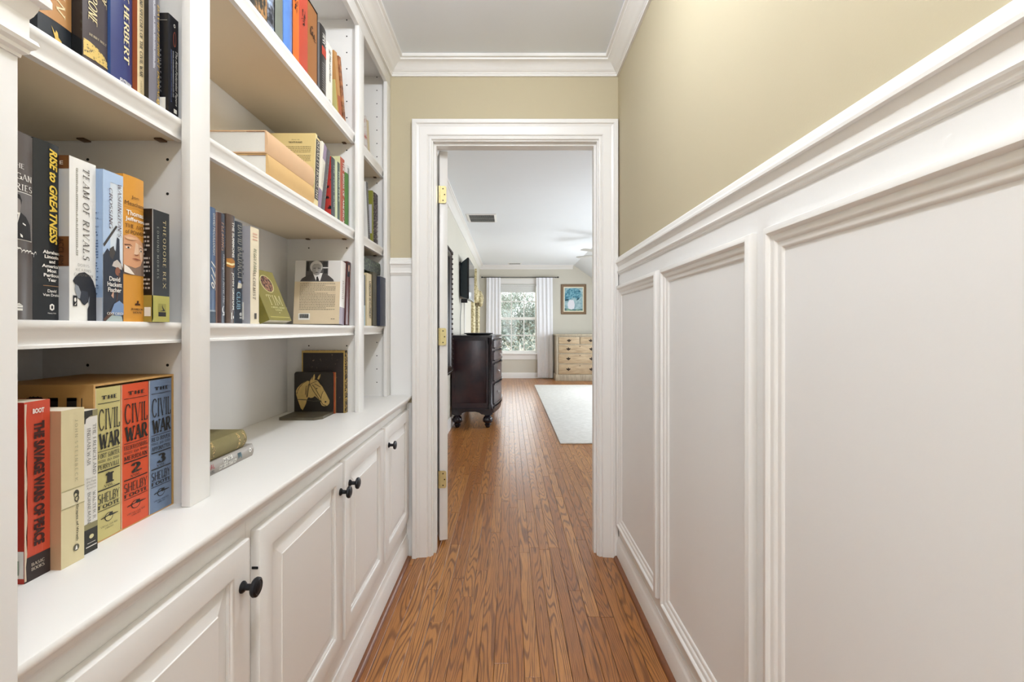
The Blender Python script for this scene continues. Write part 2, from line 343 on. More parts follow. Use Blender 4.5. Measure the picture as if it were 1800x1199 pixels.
for lab, y0, y1, doors in cabs:
    c = tag(empty('base_cabinet', (-.69, (y0 + y1) / 2, 0)), lab, 'cabinet', CG)
    inv = Matrix.Translation(c.location).inverted()
    b = bx('body', WHITE, XB, -.503, y0, y1 - .0005, 0, .750, parent=c); b.matrix_parent_inverse = inv
    for a in doors:
        d = door_front(c, a[0], a[1], .192, .7235, a[2], a[3]); d.matrix_parent_inverse = inv
CT = [(XB, .7885), (-.4795, .7885), (-.4765, .7875), (-.475, .7850), (-.475, .7785), (-.4765, .7755), (-.481, .7725), (-.4835, .7660), (-.490, .7590), (-.4965, .7545), (-.498, .7505), (XB, .7505)]
ct = MB().prism(CT, lambda u, v, h: (u, h, v), YE + .0035, YD - .0035).build('worktop', WHITE, smooth=35)
tag(ct, 'long white painted worktop with moulded edge above the base cabinets', 'worktop')
# ---------------------------------------------------------------- bookcase
bc = tag(empty('bookcase', (-.73, 1.3, .7885)), 'tall white built-in bookcase with three bays of shelves', 'bookcase')
BI = Matrix.Translation(bc.location).inverted()
def bpart(o): o.parent = bc; o.matrix_parent_inverse = BI; return o
Z0 = .7887
bpart(bx('back_panel', WALLW, XB - .01, XB, YE + .004, YD - .001, Z0, ZC))
PART = [(.85, .87), (1.788, 1.808)]
for a, b in PART: bpart(bx('partition', WHITE, XB, XF - .0165, a, b, Z0, 2.40))
bpart(bx('end_panel', WHITE, XB, XF - .0165, 2.195, 2.2345, Z0, 2.40))
bpart(bx('end_panel', WHITE, XB, XF - .0165, YE + .004, .475, Z0, 2.40))
bpart(bx('top_panel', WHITE, XB, XF - .0165, .475, 2.195, 2.3305, 2.35))
for a, b in ((YE + .004, .492), (.832, .8875), (1.767, 1.829), (2.169, 2.2345)): bpart(bx('stile', WHITE, XF - .0165, XF, a, b, Z0, 2.293, ch=.0012))
bpart(bx('header_rail', WHITE, XF - .0165, XF, YE + .004, 2.2345, 2.293, ZC - .001, ch=.0012))
SA, SB, SC = 1.876, 1.4998, 1.1266
XS = -.600
NOSE = [(XS - .018, 0), (XS - .003, 0), (XS - .0008, -.0012), (XS, -.0035), (XS, -.0095), (XS - .002, -.0125), (XS - .004, -.0165), (XS - .0065, -.0235), (XS - .0085, -.0275), (XS - .0085, -.0315), (XS - .006, -.033), (XS - .006, -.037), (XS - .018, -.037)]
BAYS = [(.475, .85), (.87, 1.788), (1.808, 2.195)]
CLIP = mat('brown_shelf_clip', '5a3f25', .5)
for bi, (a, b) in enumerate(BAYS):
    for z in (SA, SB, SC):
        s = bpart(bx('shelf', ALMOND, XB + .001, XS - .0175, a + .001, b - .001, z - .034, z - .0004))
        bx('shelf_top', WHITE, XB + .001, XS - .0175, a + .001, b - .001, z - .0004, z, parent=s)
        MB().prism([(u, z + v) for u, v in NOSE], lambda u, v, h: (u, h, v), a + .001, b - .001).build('nosing', WHITE, s, smooth=35)
        for x in (-.787, -.645):
            for yy, sg in ((b, -1), (a, 1)):
                y0, y1 = sorted((yy, yy + sg * .016))
                bx('shelf_clip', CLIP, x - .007, x + .007, y0, y1, z - .0375, z - .034, ch=.0012, parent=s)
for yy, sg in ((.85, -1), (1.788, -1), (2.195, -1), (.87, 1), (1.808, 1)):
    h = MB()
    for x in (-.787, -.638):
        for i in range(24):
            z = .855 + i * .064
            h.lathe([(.0027, 0), (.0027, sg * .0003)], c=(x, yy, z), axis='y', n=10)
    o = bpart(h.build('pin_holes', DARK)); o['kind'] = 'stuff'
# ---------------------------------------------------------------- lettering
def arc(cx, cy, rx, ry, a0, a1, n=10): return [(cx + rx * math.cos(R(a0 + (a1 - a0) * i / n)), cy + ry * math.sin(R(a0 + (a1 - a0) * i / n))) for i in range(n + 1)]
SER = {
 'A': (.8, [[(0, 0), (.5, 1)], [(.5, 1), (1, 0)], [(.22, .35), (.78, .35)]]),
 'B': (.65, [[(.1, 0), (.1, 1)], [(.1, 1), (.5, 1)] + arc(.5, .76, .38, .24, 90, -90) + [(.1, .52)], [(.1, .52), (.5, .52)] + arc(.5, .26, .45, .26, 90, -90) + [(.1, 0)]]),
 'C': (.75, [arc(.55, .5, .52, .5, 40, 320, 18)]),
 'D': (.75, [[(.1, 0), (.1, 1)], [(.1, 1), (.4, 1)] + arc(.4, .5, .58, .5, 90, -90, 16) + [(.1, 0)]]),
 'E': (.6, [[(.1, 0), (.1, 1)], [(.1, 1), (.95, 1)], [(.1, .52), (.7, .52)], [(.1, 0), (.95, 0)]]),
 'F': (.58, [[(.1, 0), (.1, 1)], [(.1, 1), (.95, 1)], [(.1, .52), (.7, .52)]]),
 'G': (.8, [arc(.52, .5, .5, .5, 45, 360, 20), [(.62, .45), (1.02, .45)], [(1.02, .5), (1.02, .02)]]),
 'H': (.8, [[(.1, 0), (.1, 1)], [(.9, 0), (.9, 1)], [(.1, .52), (.9, .52)]]),
 'I': (.32, [[(.5, 0), (.5, 1)]]),
 'J': (.5, [[(.7, 1), (.7, .25)] + arc(.35, .25, .35, .27, 0, -160, 8)]),
 'K': (.75, [[(.1, 0), (.1, 1)], [(.95, 1), (.15, .45)], [(.35, .58), (1, 0)]]),
 'L': (.58, [[(.1, 0), (.1, 1)], [(.1, 0), (.95, 0)], [(.95, 0), (.95, .2)]]),
 'M': (.95, [[(.05, 0), (.1, 1)], [(.1, 1), (.5, .1)], [(.5, .1), (.9, 1)], [(.9, 1), (.95, 0)]]),
 'N': (.8, [[(.1, 0), (.1, 1)], [(.1, 1), (.9, 0)], [(.9, 0), (.9, 1)]]),
 'O': (.8, [arc(.5, .5, .5, .5, 0, 360, 24)]),
 'P': (.62, [[(.1, 0), (.1, 1)], [(.1, 1), (.5, 1)] + arc(.5, .73, .42, .27, 90, -90) + [(.1, .46)]]),
 'Q': (.8, [arc(.5, .5, .5, .5, 0, 360, 24), [(.6, .2), (1.05, -.15)]]),
 'R': (.72, [[(.1, 0), (.1, 1)], [(.1, 1), (.48, 1)] + arc(.48, .75, .38, .25, 90, -90) + [(.1, .5)], [(.45, .5), (1, 0)]]),
 'S': (.58, [arc(.5, .75, .4, .25, 40, 270, 12) + arc(.5, .26, .45, .26, 90, -150, 12)]),
 'T': (.7, [[(.5, 0), (.5, 1)], [(0, 1), (1, 1)], [(0, 1), (0, .82)], [(1, 1), (1, .82)]]),
 'U': (.8, [[(.1, 1), (.1, .3)] + arc(.5, .3, .4, .3, 180, 360, 12) + [(.9, 1)]]),
 'V': (.78, [[(0, 1), (.5, 0)], [(.5, 0), (1, 1)]]),
 'W': (1.05, [[(0, 1), (.27, 0)], [(.27, 0), (.5, .9)], [(.5, .9), (.73, 0)], [(.73, 0), (1, 1)]]),
 'X': (.78, [[(0, 1), (1, 0)], [(0, 0), (1, 1)]]),
 'Y': (.75, [[(.5, 0), (.5, .48)], [(0, 1), (.5, .48)], [(.5, .48), (1, 1)]]),
 'Z': (.68, [[(.05, 1), (.95, 1)], [(.95, 1), (.05, 0)], [(.05, 0), (.95, 0)]]),
 '1': (.45, [[(.55, 0), (.55, 1)], [(.1, .8), (.55, 1)]]),
 '2': (.65, [arc(.5, .72, .42, .28, 170, -30, 12) + [(.05, 0), (.95, 0)]]),
 '3': (.65, [arc(.45, .76, .4, .24, 150, -90, 12), arc(.45, .27, .48, .27, 90, -160, 12)]),
 "'": (.2, [[(.5, 1), (.5, .75)]]), '.': (.2, [[(.5, 0), (.5, .1)]]), '&': (.8, [arc(.4, .78, .25, .22, -60, 240, 12), [(.22, .6), (1, 0)], arc(.4, .25, .38, .27, 130, 330, 10)]),
}
def serif_geo(body, thick=.2, thin=.07, serif=.3, track=.12):
    V = []; Fc = []; x = 0
    for ch in body.upper():
        if ch == ' ': x += .45; continue
        wd, strokes = SER[ch]
        for st in strokes:
            pts = [Vector((x + p[0] * wd, p[1])) for p in st]
            for a, b in zip(pts, pts[1:]):
                d = b - a
                if d.length < 1e-6: continue
                d.normalize(); wv = thin + (thick - thin) * abs(d.y) ** 1.4
                if ch in 'AVWMNXYK' and d.x * d.y > 0 and len(st) == 2 and abs(d.y) < .995: wv = thin * 1.3
                n = Vector((-d.y, d.x)) * wv / 2; e = d * .012
                i = len(V); V += [a - e - n, b + e - n, b + e + n, a - e + n]; Fc.append((i, i + 1, i + 2, i + 3))
            if serif and len(st) and ch not in 'CGSOQ':
                for p in (st[0], st[-1]):
                    if p[1] in (0, 1) and not (ch in 'ELTZFBDPR' and p[0] > .5 and ch != 'R') and not (ch == 'T' and p[1] == 1):
                        px = x + p[0] * wd; i = len(V); y = p[1]; t = thin * 1.15
                        y0, y1 = (0, t) if y == 0 else (1 - t, 1)
                        V += [Vector((px - serif / 2, y0)), Vector((px + serif / 2, y0)), Vector((px + serif / 2, y1)), Vector((px - serif / 2, y1))]; Fc.append((i, i + 1, i + 2, i + 3))
        x += wd + track + (serif * .35 if serif else 0)
    return V, Fc
FONTC = {}
def sans_geo(body, bold=0, shear=0):
    key = (body, bold, shear)
    if key in FONTC: return FONTC[key]
    c = bpy.data.curves.new('lettering', 'FONT'); c.body = body; c.size = 1; c.offset = bold; c.shear = shear; c.resolution_u = 3
    o = bpy.data.objects.new('lettering', c); COL.objects.link(o)
    dg = bpy.context.evaluated_depsgraph_get(); me = o.evaluated_get(dg).to_mesh()
    V = [Vector((v.co.x, v.co.y)) for v in me.vertices]; Fc = [tuple(p.vertices) for p in me.polygons]
    o.evaluated_get(dg).to_mesh_clear(); bpy.data.objects.remove(o); bpy.data.curves.remove(c)
    FONTC[key] = (V, Fc); return V, Fc
def lay_text(body, font='sans', bold=0, shear=0, **kw):
    """returns verts normalised to the unit square and faces"""
    if font == 'serif':
        V, Fc = serif_geo(body, **kw)
        if shear: V = [Vector((v.x + shear * v.y, v.y)) for v in V]
    else: V, Fc = sans_geo(body, bold, shear)
    if not V: return [], []
    x0 = min(v.x for v in V); x1 = max(v.x for v in V); y0 = min(v.y for v in V); y1 = max(v.y for v in V)
    return [((v.x - x0) / max(x1 - x0, 1e-6), (v.y - y0) / max(y1 - y0, 1e-6)) for v in V], Fc
# ---------------------------------------------------------------- books
class Book:
    """local frame: spine in plane x=0 facing +x, thickness along +y, height +z"""
    def __init__(s, name, label, X, y0, t, h, z, cover, d=.155, bulge=0, hard=True, pages=None, near=None, far=None, rot=(0, 0, 0), cat='book', group=None, rough=None):
        s.t, s.h, s.d, s.bul = t, h, d, bulge
        if rot[0] < 0: z += t * math.sin(-rot[0])
        s.o = tag(empty(name, (X, y0, z), rot), label, cat, group)
        wv = .0026 if hard else .0009; ov = .0035 if hard else .0004
        n = 10 if bulge else 1
        out = [(-d, 0), (-.004, 0)] + [(bulge * (1 - (2 * i / n - 1) ** 2), t * i / n) for i in range(n + 1)] + [(-.004, t), (-d, t)]
        inn = [(-d, t - wv), (-wv, t - wv), (-wv, wv), (-d, wv)]
        P = out + inn; k = len(P); v = [(a, b, 0) for a, b in P] + [(a, b, h) for a, b in P]
        f = []; mi = []
        for i in range(k):
            j = (i + 1) % k; f.append((i, j, k + j, k + i))
            mi.append(1 if (near and i in (0, 1)) else 2 if (far and i in (n + 3, n + 4 - 1)) else 0)
        # caps as strips (near board, spine, far board)
        no = len(out)
        cap = [(0, 1, no + 2, no + 3), tuple(range(1, no - 1)) + (no + 1, no + 2), (no - 2, no - 1, no, no + 1)]
        for c in cap: f.append(c); mi.append(0); f.append(tuple(i + k for i in c)); mi.append(0)
        s.cover = obj('cover', v, f, [cover, near or cover, far or cover], s.o, mi, smooth=40)
        MB().box(-d + ov, -wv, wv, t - wv, ov, h - ov).build('pages', pages or PAGE, s.o)
        s.lay = 0
    def S(s, u, v, side, e):
        e = e * .00035
        if side == 'spine': return (s.bul * (1 - (2 * u - 1) ** 2) + e, u * s.t, v * s.h)
        if side == 'near': return (-s.d + u * s.d, -e, v * s.h)
        if side == 'far': return (-u * s.d, s.t + e, v * s.h)
    def text(s, body, u, v, wu, hv, m, vert=True, side='spine', e=3, name='lettering', **kw):
        """centre (u,v); wu, hv = size across and up the surface, as fractions"""
        T, Fc = lay_text(body, **kw); V = []
        for a, b in T:
            if vert: V.append(s.S(u + (b - .5) * wu, v + (.5 - a) * hv, side, e))
            else: V.append(s.S(u + (a - .5) * wu, v + (b - .5) * hv, side, e))
        return flat(name, V, Fc, m, s.o)
    def panel(s, u0, u1, v0, v1, m, side='spine', e=1, name='band'):
        n = 8; V = []; Fc = []
        for i in range(n + 1):
            u = u0 + (u1 - u0) * i / n; V += [s.S(u, v0, side, e), s.S(u, v1, side, e)]
        for i in range(n): Fc.append((2 * i, 2 * i + 2, 2 * i + 3, 2 * i + 1))
        return flat(name, V, Fc, m, s.o)
    def polys(s, lst, u0, u1, v0, v1, side='spine', e=2, name='picture'):
        """lst of (points in the unit square, material)"""
        V = []; Fc = []; mi = []; ms = []
        for k, (pts, m) in enumerate(lst):
            if m not in ms: ms.append(m)
            bm = bmesh.new(); bm.faces.new([bm.verts.new((u0 + (u1 - u0) * p[0], v0 + (v1 - v0) * p[1], 0)) for p in pts])
            bmesh.ops.triangulate(bm, faces=bm.faces[:])
            if s.bul and side == 'spine':
                for i in range(1, 16): bmesh.ops.bisect_plane(bm, geom=bm.verts[:] + bm.edges[:] + bm.faces[:], plane_co=(i / 16, 0, 0), plane_no=(1, 0, 0))
            bm.verts.index_update(); b = len(V)
            V += [s.S(v.co.x, v.co.y, side, e + k * .25) for v in bm.verts]
            for f in bm.faces:
                q = [v.index + b for v in f.verts]
                Fc.append(tuple(q if f.normal.z >= 0 else q[::-1])); mi.append(ms.index(m))
            bm.free()
        return flat(name, V, Fc, ms, s.o, mi)
    def lines(s, u0, u1, v0, v1, n, m, side='near', e=2, seed=1, gap=.45, name='small_print'):
        rd = random.Random(seed); V = []; Fc = []; dv = (v1 - v0) / n
        for i in range(n):
            v = v1 - dv * (i + .5); u = u0; end = u1 if rd.random() > .2 else u0 + (u1 - u0) * rd.uniform(.4, .8)
            while u < end:
                L_ = rd.uniform(.015, .05); ue = min(u + L_, end); b = len(V)
                V += [s.S(u, v - dv * gap / 2, side, e), s.S(ue, v - dv * gap / 2, side, e), s.S(ue, v + dv * gap / 2, side, e), s.S(u, v + dv * gap / 2, side, e)]
                Fc.append((b, b + 1, b + 2, b + 3)); u = ue + .010
        return flat(name, V, Fc, m, s.o)
def circ(cx, cy, rx, ry, n=20): return arc(cx, cy, rx, ry, 0, 360 - 360 / n, n - 1)
def cv(name, col, rough=.42, **k): return mat('cover_' + name, col, rough, **k)
K1 = 1.03      # first-bay middle shelf: chain of spines, each placed by the column of its edges
XT = -.600 * K1
def spine(px0, px1, X): return YX(px0, X), YX(px1, X)
# --- bay 1, middle shelf -------------------------------------------------
G1 = 'history books on the middle shelf of the nearest bay'
ya, yb = spine(121.7, 168.8, XT)
b = Book('paperback_book', 'thick white paperback with a bowed man at the foot of its spine', XT, ya, yb - ya - .0004, .2325, SC, cv('team_white', 'f0ede6', .35), hard=False, near=cv('team_back', 'c9c8c8', .35), group=G1)
b.text('TEAM OF RIVALS', .60, .665, .25, .57, ink('4a3d2c'), font='serif', thick=.13, thin=.05, shear=.2, track=.3)
b.lines(.24, .30, .40, .94, 44, ink('8d8878'), side='spine', seed=3, gap=.7)
for i, (tx, wd) in enumerate((('DORIS', .42), ('KEARNS', .56), ('GODWIN', .7))): b.text(tx, .5, .345 - i * .03, wd, .017, ink('7d7668'), vert=False, font='serif', thick=.1, thin=.05, track=.35, serif=0)
hd = [(.02, .80), (.10, .88), (.28, .97), (.50, 1.0), (.72, .94), (.86, .84), (.97, .68), (1.0, .55), (1.0, 0), (.62, 0), (.62, .24), (.70, .36), (.64, .39), (.50, .32), (.42, .34), (.30, .43), (.20, .47), (.14, .56), (.10, .63), (.12, .72)]
fc = [(.12, .74), (.24, .70), (.34, .58), (.30, .45), (.20, .47), (.13, .57), (.09, .63)]
lg = [(.34, .62), (.62, .60), (.66, .44), (.52, .34), (.42, .36), (.32, .46)]
b.polys([(hd, ink('24262d')), (fc, ink('93989e')), (lg, ink('3a3f49')), ([(.64, .40), (.70, .52), (.68, .30)], ink('8a9098'))], .10, 1.0, 0, .305)
b.polys([([(0, 0), (1, 0), (1, 1), (0, 1)], BLACK), (circ(.5, .6, .25, .2), WHT), ([(.3, .1), (.8, .35), (.6, .1)], WHT)], .12, .27, .09, .155, name='logo')
b.panel(.5, 1.0, .92, 1.0, cv('team_brown', '6d4224'), side='near'); b.panel(.5, 1.0, .33, .51, cv('team_brown', '6d4224'), side='near')
b.text('ACCLAIM', .93, .42, .05, .16, ink('3d2613'), side='near', e=3); b.text('E', .935, .955, .03, .022, WHT, vert=False, side='near', e=3)
ya0 = ya; Xr = -(CX - 103.4) * ya / F
y1_ = YX(57.6, Xr)
b = Book('hardcover_book', 'black hardback with a large yellow vertical title beside the white paperback', Xr, y1_, ya - y1_ - .0004, .2435, SC, cv('rise_black', '25282b', .3), bulge=.003, group=G1)
b.text('RISE to GREATNESS', .70, .70, .36, .535, ink('ecc84f'), bold=.035, shear=.25)
for i, (tx, wd) in enumerate((('Abraham', .72), ('Lincoln', .6), ('and', .26), ("America's", .78), ('Most', .4), ('Perilous', .66), ('Year', .4))):
    b.text(tx, .64, .383 - i * .0258, wd, .019, WHT, vert=False, bold=.03)
b.panel(.30, .98, .193, .196, ink('b98c62'), e=2)
b.text('David', .64, .166, .38, .017, WHT, vert=False, bold=.02); b.text('Von Drehle', .64, .143, .72, .015, WHT, vert=False, bold=.02)
b.polys([([(.5, 1), (1, .8), (1, .2), (.5, 0), (0, .2), (0, .8)], WHT), (circ(.5, .5, .22, .25), BLACK)], .54, .74, .055, .095, name='logo'); b.text('Henry Holt', .64, .04, .36, .010, WHT, vert=False)
Xg = Xr; tg = .052
b = Book('hardcover_book', 'grey hardback with a man in a suit printed on its spine, at the wall end', Xg, y1_ - tg - .0004, tg, .2416, SC, cv('grey_jacket', '5d5550', .3), bulge=.006, group=G1)
b.text('THE', .52, .818, .34, .026, WHT, vert=False, font='serif', thick=.14, thin=.05)
b.text('REAGAN', .5, .762, .86, .034, WHT, vert=False, font='serif', thick=.16, thin=.05)
b.text('DIARIES', .5, .706, .88, .034, WHT, vert=False, font='serif', thick=.16, thin=.05)
b.panel(.06, .95, .425, .682, WHT, e=1, name='picture_border'); b.panel(.075, .935, .429, .678, ink('6f6a68'), e=2, name='picture')
b.polys([([(.05, 0), (.08, .35), (.25, .50), (.42, .58), (.60, .58), (.78, .50), (.93, .35), (.97, 0)], ink('221f20')), ([(.43, .57), (.51, .30), (.60, .57)], WHT), ([(.495, .52), (.515, .30), (.535, .52)], ink('221f20')),
         ([(.44, .56), (.58, .56), (.61, .70), (.60, .86), (.52, .93), (.43, .88), (.40, .72)], ink('8e857f')), ([(.40, .74), (.40, .88), (.48, .96), (.58, .95), (.64, .84), (.62, .74), (.59, .84), (.50, .88), (.43, .83)], ink('1d1a1a')), ([(.66, .36), (.76, .33), (.76, .30), (.66, .33)], WHT), ([(.58, .12), (.66, .08), (.66, .03), (.60, .05)], WHT)], .08, .93, .43, .675, e=3)
sg = [(i / 60 + .03 * math.sin(i * 1.1), .42 + .16 * math.sin(i * 1.1 + 1) + (.34 if 22 < i < 30 else .0) * math.sin((i - 22) / 8 * math.pi) - (.3 if 50 < i < 57 else 0) * math.sin((i - 50) / 7 * math.pi)) for i in range(61)]
sv = []
for (a0, b0), (a1, b1) in zip(sg, sg[1:]): sv.append(([(a0, b0 - .07), (a1, b1 - .07), (a1, b1 + .07), (a0, b0 + .07)], WHT))
b.polys(sv, .15, .97, .345, .392, name='signature')
b.polys([([(0, 0), (1, 0), (1, .3), (0, .3)], WHT), ([(0, .4), (1, .4), (1, .7), (0, .7)], WHT), ([(.1, .75), (.9, .75), (.5, 1)], WHT)], .46, .66, .05, .09, name='logo')
Xw = -(CX - 180.6) * yb / F
yc = YX(216.4, Xw)
b = Book('paperback_book', 'pale blue and white paperback with a battle scene on its spine', Xw, yb, yc - yb - .0004, .228, SC, cv('wash_sky', 'd9e2ea', .3), hard=False, near=cv('wash_blue', '9db6d8', .3), group=G1)
b.panel(0, .35, .45, 1, cv('wash_blue2', 'b4cae6', .3)); b.panel(.35, 1, .93, 1, cv('wash_blue2', 'b4cae6', .3))
b.text("WASHINGTON'S", .80, .755, .18, .36, ink('57323c'), font='serif', thick=.13, thin=.05, shear=.2); b.text('CROSSING', .36, .755, .17, .27, ink('57323c'), font='serif', thick=.13, thin=.05, shear=.2)
D1, D2, D3, D4 = ink('2d3340'), ink('47423f'), ink('8d5a45'), ink('7b96bd')
b.polys([([(0, 0), (1, 0), (1, .60), (.82, .72), (.8, .95), (.68, .97), (.62, .8), (.5, .83), (.35, .78), (.2, .82), (0, .74)], D1), ([(.0, .86), (.62, 1.1), (.70, 1.09), (.05, .83)], D2), ([(.30, .82), (.5, .86), (.58, .78), (.45, .70), (.30, .74)], D2),
         ([(.42, .63), (.92, .60), (.9, .66), (.68, .71), (.5, .68)], ink('c8bfb6')), (circ(.70, .575, .13, .05), D3), ([(.62, .2), (.75, .56), (.82, .56), (.60, .08), (.4, .05), (.05, 0), (.0, .02)], ink('5c4034')), ([(.36, .1), (.52, .2), (.78, .24), (1, .2), (1, .08), (.7, .05)], D4), ([(.1, .0), (.95, 0), (.9, .06), (.4, .07)], ink('a9b7b4')), ([(.36, .29), (.5, .36), (.48, .26)], ink('c99f88'))], 0, 1, 0, .59)
for i, (tx, wd) in enumerate((('David', .54), ('Hackett', .72), ('Fischer', .66))): b.text(tx, .52, .285 - i * .037, wd, .030, WHT, vert=False, bold=.02, e=6)
b.text('OXFORD', .54, .052, .80, .018, WHT, vert=False, font='serif', e=6)
b.panel(.55, 1, 0, .155, cv('wash_grey', 'c5c9d2'), side='near')
b.lines(.86, .96, .17, .72, 30, ink('50688f'), side='near', seed=12)
yd = YX(252.6, Xw)
b = Book('hardcover_book', 'ochre hardback with a painted face on its spine', Xw, yc, yd - yc - .0004, .2335, SC, cv('ochre', 'd9983a', .4), bulge=.002, group=G1)
for tx, vv, wd, hh, m in (('Jon', .855, .36, .026, '4b2a16'), ('Meacham', .81, .92, .028, '4b2a16')): b.text(tx, .5, vv, wd, hh, ink(m), vert=False)
for vv, tx, wd in ((.745, 'Thomas', .84), (.70, 'Jefferson', .92)): b.text(tx, .52, vv, wd, .034, WHT, vert=False, bold=.02)
b.text('THE ART', .5, .655, .9, .026, ink('5a2617'), vert=False, font='serif', thick=.16, thin=.06); b.text('of POWER', .52, .615, .92, .027, ink('4b2a16'), vert=False)
b.panel(.02, .98, .779, .781, ink('b36f28'), e=2); b.panel(.02, .98, .588, .590, ink('b36f28'), e=2)
SK, SH, LT = ink('d8a078'), ink('b57e5a'), ink('e8c4a4')
b.panel(0, 1, .322, .56, ink('8d7666'), e=1, name='picture_ground')
b.polys([([(0, .25), (.0, 1.02), (.25, 1.1), (.6, 1.06), (.90, .92), (.97, .7), (.93, .45), (.78, .27), (.5, .18), (.2, .22)], SK), ([(.52, .9), (.66, .86), (.70, .62), (.60, .55), (.44, .56)], LT), ([(.70, .86), (.92, .8), (.92, .5), (.82, .38), (.74, .55)], LT),
         ([(.02, .80), (.26, .82), (.38, .76), (.26, .79), (.04, .76)], ink('6d4630')), ([(.66, .74), (.80, .78), (.92, .73), (.8, .75)], ink('6d4630')), (circ(.17, .72, .10, .025), ink('efe3d4')), (circ(.18, .72, .045, .025), ink('3d2a20')), (circ(.78, .68, .085, .024), ink('efe3d4')), (circ(.79, .68, .04, .024), ink('3d2a20')),
         ([(.42, .56), (.50, .53), (.62, .54), (.66, .58), (.54, .56)], ink('9a5f45')), ([(.32, .435), (.52, .455), (.70, .435), (.78, .42), (.55, .42)], ink('9c4f3c')), ([(.38, .41), (.55, .40), (.7, .41), (.55, .385)], SH), ([(0, .25), (0, .04), (.3, 0), (.44, 0), (.2, .17)], ink('f0e6da')), ([(.02, 1.0), (.3, 1.02), (.6, 1.0), (.4, .94), (.1, .94)], ink('e6b990')), ([(.98, .62), (1, 1), (.92, .95)], ink('5a4638'))], 0, 1, .325, .575, e=2)
b.polys([([(.1, .2), (.9, .2), (.8, .5), (.6, .45), (.65, .9), (.4, .9), (.4, .5), (.2, .5)], ink('4b2a16'))], .44, .82, .105, .15, name='logo')
b.text('RANDOM', .62, .086, .6, .014, ink('4b2a16'), vert=False, font='serif', thick=.22, thin=.08); b.text('HOUSE', .62, .064, .46, .014, ink('4b2a16'), vert=False, font='serif', thick=.22, thin=.08)
Xx = -(CX - 267.2) * yd / F; ye = YX(297.5, Xx)
b = Book('paperback_book', 'short black paperback with an olive foot, next to the pin-holed panel', Xx, yd, ye - yd, .1885, SC, cv('rex_black', '1f2226', .35), hard=False, near=cv('rex_near', '1a191b', .3), group=G1)
b.panel(0, 1, 0, .235, cv('rex_olive', 'b2ab54')); b.panel(0, 1, 0, .235, cv('rex_olive2', 'a58f42'), side='near')
b.text('THEODORE REX', .68, .615, .18, .62, ink('d9c896'), font='serif', thick=.15, thin=.06, track=.35); b.text('EDMUND MORRIS', .30, .62, .11, .46, ink('aeb6a8'), font='serif', thick=.12, thin=.06, track=.5, serif=.15)
b.polys([([(0, 0), (1, 0), (1, .34), (0, .34)], BLACK), ([(0, .34), (1, .34), (1, 1), (0, 1)], ink('9a9448')), ([(.1, .4), (.6, .5), (.45, .75), (.5, .95), (.55, .75), (.9, .42)], BLACK)], .34, .78, .05, .165, name='logo')
b.lines(.88, .98, .28, .88, 16, ink('b7b2ac'), side='near', seed=5); b.panel(.92, .99, .05, .13, WHT, side='near', e=2)
b.panel(.0, .05, .02, 1.0, cv('worn_edge', 'a9a49b'), e=1, name='worn_edge')
# --- bay 1, upper shelf ---------------------------------------------------
G2 = 'books on the upper shelf of the nearest bay'
X6 = -.612; y6, y7 = spine(296, 313.5, X6)
b = Book('paperback_book', 'small black paperback with red oval mark on its spine, upper shelf end', X6, y6, y7 - y6, .183, SB, cv('anti_black', '1c1d24', .3), hard=False, near=cv('anti_near', '17171b', .3), group=G2)
b.text('The Anti-Federalist Papers', .72, .40, .26, .55, WHT, shear=.3); b.lines(.40, .50, .20, .66, 34, ink('b9bcc4'), side='spine', seed=2, gap=.7); b.lines(.22, .30, .14, .66, 34, ink('6a78a8'), side='spine', seed=4, gap=.7)
b.polys([(circ(.5, .5, .5, .5), ink('a4543f')), (circ(.5, .5, .36, .44), ink('1c1d24'))], .44, .74, .71, .86, name='logo'); b.polys([(circ(.5, .5, .5, .5), WHT), (circ(.5, .5, .3, .3), BLACK)], .48, .66, .90, .935, name='logo'); b.panel(.5, .8, .05, .09, WHT, e=2, name='logo')
b.text('Double Edge', .88, .43, .08, .42, ink('c6c8cc'), side='near', font='serif', thick=.1, thin=.05, track=.5); b.panel(.82, .97, .03, .17, WHT, side='near', e=2, name='barcode_patch'); b.panel(.7, .99, .925, .93, ink('b4aca2'), side='near', e=2)
X5 = -(CX - 281) * y6 / F; y5 = YX(261.4, X5)
b = Book('hardcover_book', 'slate grey hardback with gold spine lettering, upper shelf', X5, y5, y6 - y5 - .0004, .243, SB, cv('slate', '6d6a72', .3), bulge=.004, near=cv('near_black', '1b191a', .3), group=G2)
b.text('DAVID HERBERT DONALD', .66, .42, .26, .72, GOLD, font='serif', shear=.15); b.lines(.22, .36, .30, .95, 60, ink('c9c9cf'), side='spine', seed=8, gap=.7); b.polys([(circ(.5, .5, .5, .5), GOLD), (circ(.5, .5, .3, .3), cv('slate', '6d6a72'))], .46, .76, .055, .09, name='logo')
X4 = -(CX - 253.6) * y5 / F; y4 = YX(241.4, X4)
b = Book('hardcover_book', 'cream spined book with rust boards, upper shelf', X4, y4, y5 - y4 - .0004, .236, SB, cv('cream_spine', 'd8c398', .5), near=cv('rust', 'a4562c', .45), group=G2)
b.text('LETTERS AND SPEECHES OF THE CIVIL WAR', .5, .58, .44, .74, ink('2b2a26'), font='serif', thick=.22, thin=.08); b.text('HEROES', .5, .13, .26, .10, ink('a08f6c'))
X3 = -(CX - 233) * y4 / F; y3 = YX(194.5, X3)
b = Book('hardcover_book', 'navy blue hardback with large cream author name, upper shelf', X3, y3, y4 - y3 - .0004, .243, SB, cv('navy', '343c6e', .28), bulge=.003, near=cv('blue_near', '3d5a92', .25), group=G2)
b.text('FRANK HERBERT', .62, .60, .28, .72, ink('e6d9a8'), font='serif', thick=.24, thin=.09, serif=.3); b.text('PUTNAM', .60, .105, .56, .030, WHT, vert=False, font='serif', thick=.22, thin=.1)
